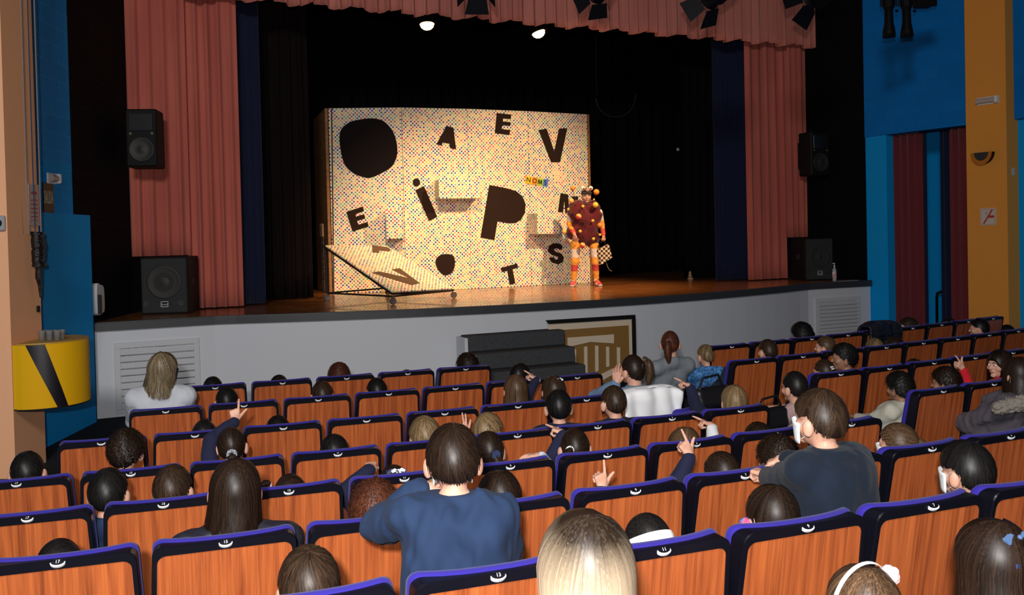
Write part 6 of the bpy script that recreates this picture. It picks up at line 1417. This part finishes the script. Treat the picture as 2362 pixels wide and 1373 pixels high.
for s in (-1, 1):
    mk('eye', hl(sdf([('e', (s*.032, -.086, .001), (.0115, .0115, .0115))], .003)), mat('eye_white', (.7, .68, .65), .2), perf, smooth=True)
    mk('iris', hl(sdf([('e', (s*.032, -.0955, .001), (.005, .0035, .005))], .0015)), mat('eye_dark', (.02, .012, .008), .2), perf, smooth=True)
    mk('eyebrow', hl(tube([(s*.012, -.100, .016), (s*.032, -.104, .024), (s*.052, -.088, .020)], .0045, 6)), mat('brow_dark', (.04, .02, .012), .7), perf)
mk('mouth', hl(sdf([('c', (-.016, -.100, -.062), (.016, -.100, -.062), .007, .007)], .003)), mat('lips', (.35, .12, .10), .4), perf, smooth=True)
def cappost(F_, X, Y, Z): return np.maximum(F_, .040-Z-.10*np.maximum(Y, 0))
cap = mk('cap', hl(sdf([('e', (0, .006, .030), (.091, .108, .118)), ('c', (-.05, -.07, .05), (.05, -.07, .05), .045, .045, .03)], .006, cappost)), mat('cap_black', (.014, .009, .008), .8), perf, smooth=True)
for s in (-1, 1):
    e1 = mk('googly_eye', hl(sdf([('e', (s*.072, -.085, .145), (.040, .034, .040))], .005)), mat('googly_white', (.78, .74, .68), .3), cap, smooth=True)
    mk('pupil', hl(sdf([('e', (s*.066, -.122, .140), (.017, .008, .017))], .003)), mat('pupil_red', (.20, .02, .015), .3), cap, smooth=True)
mk('cap_nose', hl(sdf([('e', (0, -.115, .108), (.034, .030, .032))], .005)), mat('cap_nose_pink', (.42, .22, .15), .5), cap, smooth=True)
# striped sleeves and tights: bands by height on the limb
def bands_mat(name, stops):
    m = mat(name, (.5, .5, .5), .75); nt, b = nodes_of(m); tc = nt.nodes.new('ShaderNodeTexCoord'); sx = nt.nodes.new('ShaderNodeSeparateXYZ'); nt.links.new(tc.outputs['Object'], sx.inputs[0])
    rp = nt.nodes.new('ShaderNodeValToRGB'); rp.color_ramp.interpolation = 'CONSTANT'; el_ = rp.color_ramp.elements
    while len(el_) < len(stops): el_.new(.5)
    for e_, (z_, c_) in zip(el_, stops): e_.position = z_/2; e_.color = (*c_, 1)
    nt.links.new(mnode(nt, 'DIVIDE', sx.outputs[2], 2.0), rp.inputs[0]); nt.links.new(rp.outputs[0], b.inputs['Base Color']); return m
OG, WT_, RD = (.72, .30, .035), (.62, .54, .48), (.52, .055, .04)
z5 = lambda y: pp(450, y)[2]
tight = bands_mat('tights_bands', [(0, OG), (z5(1110), RD), (z5(1035), OG), (z5(952), WT_), (z5(855), OG)])
slv = bands_mat('sleeve_bands', [(0, RD), (z5(628), OG), (z5(542), WT_)])
mk('tights', sdf([q for s in (1, -1) for q in (('c', Lh[s], kn[s], .094, .070, .02), ('c', kn[s], ft_[s]+np.array([0, 0, .05]), .068, .052, .02))], .009, lambda F_, X, Y, Z: F_+.003*pn(X, Y, Z, 60, 1)), tight, perf, smooth=True)
for s in (1, -1): mk('sock', sdf([('c', ft_[s]+np.array([0, 0, .08]), ft_[s]+np.array([0, 0, -.02]), .045, .042)], .008), mat('sock_orange', OG, .8), perf, smooth=True)
for s in (1, -1): mk('sleeve', sdf([('c', sh[s], el[s], .062, .054, .02), ('c', el[s], el[s]+(wr[s]-el[s])*.9, .052, .040, .01)], .009), slv, perf, smooth=True)
for s, (dxx) in ((1, -.25), (-1, .35)):
    f0 = ft_[s]; d = np.array([dxx, -1, 0]); d /= np.linalg.norm(d); a = f0+np.array([0, .05, -.05]); b = f0+d*.17+np.array([0, 0, -.062])
    shoe = mk('shoe', sdf([('c', a, f0+d*.06+np.array([0, 0, -.035]), .042, .046, .02), ('c', f0+d*.06+np.array([0, 0, -.035]), b, .046, .036, .02)], .007, lambda F_, X, Y, Z: np.maximum(F_, .022-Z)), mat('shoe_pink', (.50, .055, .075), .7), perf, smooth=True)
    mk('sole', sdf([('c', a+np.array([0, 0, .0]), b, .048, .042, .02)], .007, lambda F_, X, Y, Z: np.maximum(np.maximum(F_, Z-.028), .003-Z)), mat('shoe_sole', (.70, .66, .58), .6), shoe, smooth=True)
    c_ = f0+d*.06+np.array([0, 0, .014]); sd = np.array([-d[1], d[0], 0])
    mk('laces', cat_(*[tube([c_+d*.02*k+sd*.025-np.array([0, 0, .006+.008*k]), c_+d*.02*k-np.array([0, 0, .008*k]), c_+d*.02*k-sd*.025-np.array([0, 0, .006+.008*k])], .004, 5) for k in range(4)], tube([c_, c_+sd*.05*s+np.array([0, -.02, .03]), c_+sd*.08*s+np.array([0, -.03, .0])], .004, 5), tube([c_, c_-sd*.05+np.array([0, -.03, .02]), c_-sd*.07+np.array([0, -.04, -.01])], .004, 5)), mat('lace_white', (.72, .70, .66), .7), shoe)
# the padded costume
def cos_post(F_, X, Y, Z): return F_+.012*pn(X, Y, Z, 12, 2)+.004*pn(X, Y, Z, 40, 5)
cm = mat('maroon_felt', (.13, .018, .026), .95, spec=.05, sheen=.3); nt, b = nodes_of(cm); tc = nt.nodes.new('ShaderNodeTexCoord'); vo = nt.nodes.new('ShaderNodeTexVoronoi'); vo.inputs['Scale'].default_value = 9; nt.links.new(tc.outputs['Object'], vo.inputs[0])
mx = nt.nodes.new('ShaderNodeMix'); mx.data_type = 'RGBA'; mx.inputs[6].default_value = (.02, .007, .012, 1); mx.inputs[7].default_value = (.095, .013, .019, 1); nt.links.new(mnode(nt, 'GREATER_THAN', vo.outputs['Distance'], .26), mx.inputs[0]); nt.links.new(mx.outputs[2], b.inputs['Base Color'])
cpr = []
for x, y, r in ((360, 385, 92), (520, 400, 92), (300, 440, 60), (585, 460, 48), (420, 520, 125), (490, 600, 110), (340, 640, 95), (300, 680, 75), (430, 700, 110), (520, 720, 88), (400, 760, 70), (520, 800, 55), (350, 450, 110), (540, 500, 92)):
    R3 = r/4.905/ppm; cpr.append(('e', pp(x, y, .02), (R3, min(R3, .20), R3), None, .05))
cos = mk('costume', sdf(cpr, .011, cos_post), cm, perf, smooth=True)
Mball = [mat('ball_orange', (.78, .26, .035), .5), mat('ball_yellow', (.80, .50, .05), .5), mat('ball_peach', (.80, .44, .12), .5)]
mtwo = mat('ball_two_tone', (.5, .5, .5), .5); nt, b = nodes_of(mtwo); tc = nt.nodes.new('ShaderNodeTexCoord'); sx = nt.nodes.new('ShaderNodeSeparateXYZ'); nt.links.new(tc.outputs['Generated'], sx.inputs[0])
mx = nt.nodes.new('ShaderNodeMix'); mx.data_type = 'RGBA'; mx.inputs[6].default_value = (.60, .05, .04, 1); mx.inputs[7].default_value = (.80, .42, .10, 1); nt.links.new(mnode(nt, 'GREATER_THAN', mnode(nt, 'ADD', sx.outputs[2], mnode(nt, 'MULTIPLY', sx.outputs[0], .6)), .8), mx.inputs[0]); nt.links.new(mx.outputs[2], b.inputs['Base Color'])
for x, y, r, k, dy in ((298, 168, 28, 0, .0), (567, 212, 34, 0, 0), (283, 312, 30, 2, -.08), (558, 358, 32, 1, -.18), (415, 374, 17, 1, -.17), (250, 408, 16, 1, -.05), (366, 490, 33, 3, -.21), (527, 537, 17, 1, -.20), (608, 588, 30, 0, -.10), (205, 660, 27, 2, 0), (384, 656, 18, 1, -.20), (535, 742, 18, 1, -.19), (410, 815, 33, 3, -.16), (540, 296, 11, 1, -.10), (608, 695, 15, 1, -.10)):
    P_ = pp(x, y, dy); R3 = r/4.905/ppm; m_ = mtwo if k == 3 else Mball[k]
    bl = mk('ball', (lambda vf: vf)(sdf([('e', P_, (R3, R3, R3))], max(R3/6, .004))), m_, cos, smooth=True)
    if y < 250: mk('wire', tube([P_, (P_+pp(450+(x-450)*.7, 350))/2+np.array([0, .03, 0]), pp(450+(x-450)*.6, 370)], .004, 5), M_iron, bl)
    if x == 205: mk('wire', tube([P_, pp(300, 640)], .004, 5), M_iron, bl)
# the checked case in the performer's hand
ck = mat('checked_cloth', (.5, .4, .3), .8); nt, b = nodes_of(ck); tc = nt.nodes.new('ShaderNodeTexCoord'); ckx = nt.nodes.new('ShaderNodeTexChecker'); ckx.inputs['Scale'].default_value = 24; ckx.inputs['Color1'].default_value = (.02, .010, .008, 1); ckx.inputs['Color2'].default_value = (.66, .50, .33, 1); nt.links.new(tc.outputs['Object'], ckx.inputs[0]); nt.links.new(ckx.outputs[0], b.inputs['Base Color'])
hp_ = pp(640, 790, -.12)+np.array([px0[0], px0[1], HS]); cs = thing('checked_case', 'small black and cream checked case carried in the performer\'s hand', 'bag', hp_)
def cp(x, y, dy=-.12): return at_y(*c5(x, y), Y0+dy)-hp_
q = [cp(585, 860), cp(706, 798), cp(747, 950), cp(628, 1035)]
mk('case_body', prism(q, (.0, .11, 0)), ck, cs)
mk('case_side', prism([cp(553, 872, -.06), cp(585, 860), cp(628, 1035), cp(575, 1030, -.06)], (0, .06, 0)), ck, cs)
mk('handle', tube([cp(592, 850), cp(600, 790), cp(640, 768), cp(668, 775), cp(665, 812)], .010, 7), M_matblack, cs)
mk('tag_string', tube([cp(680, 1015), cp(695, 1060), cp(715, 1095), cp(742, 1108)], .005, 5), mat('string_tan', (.3, .2, .12), .8), cs)
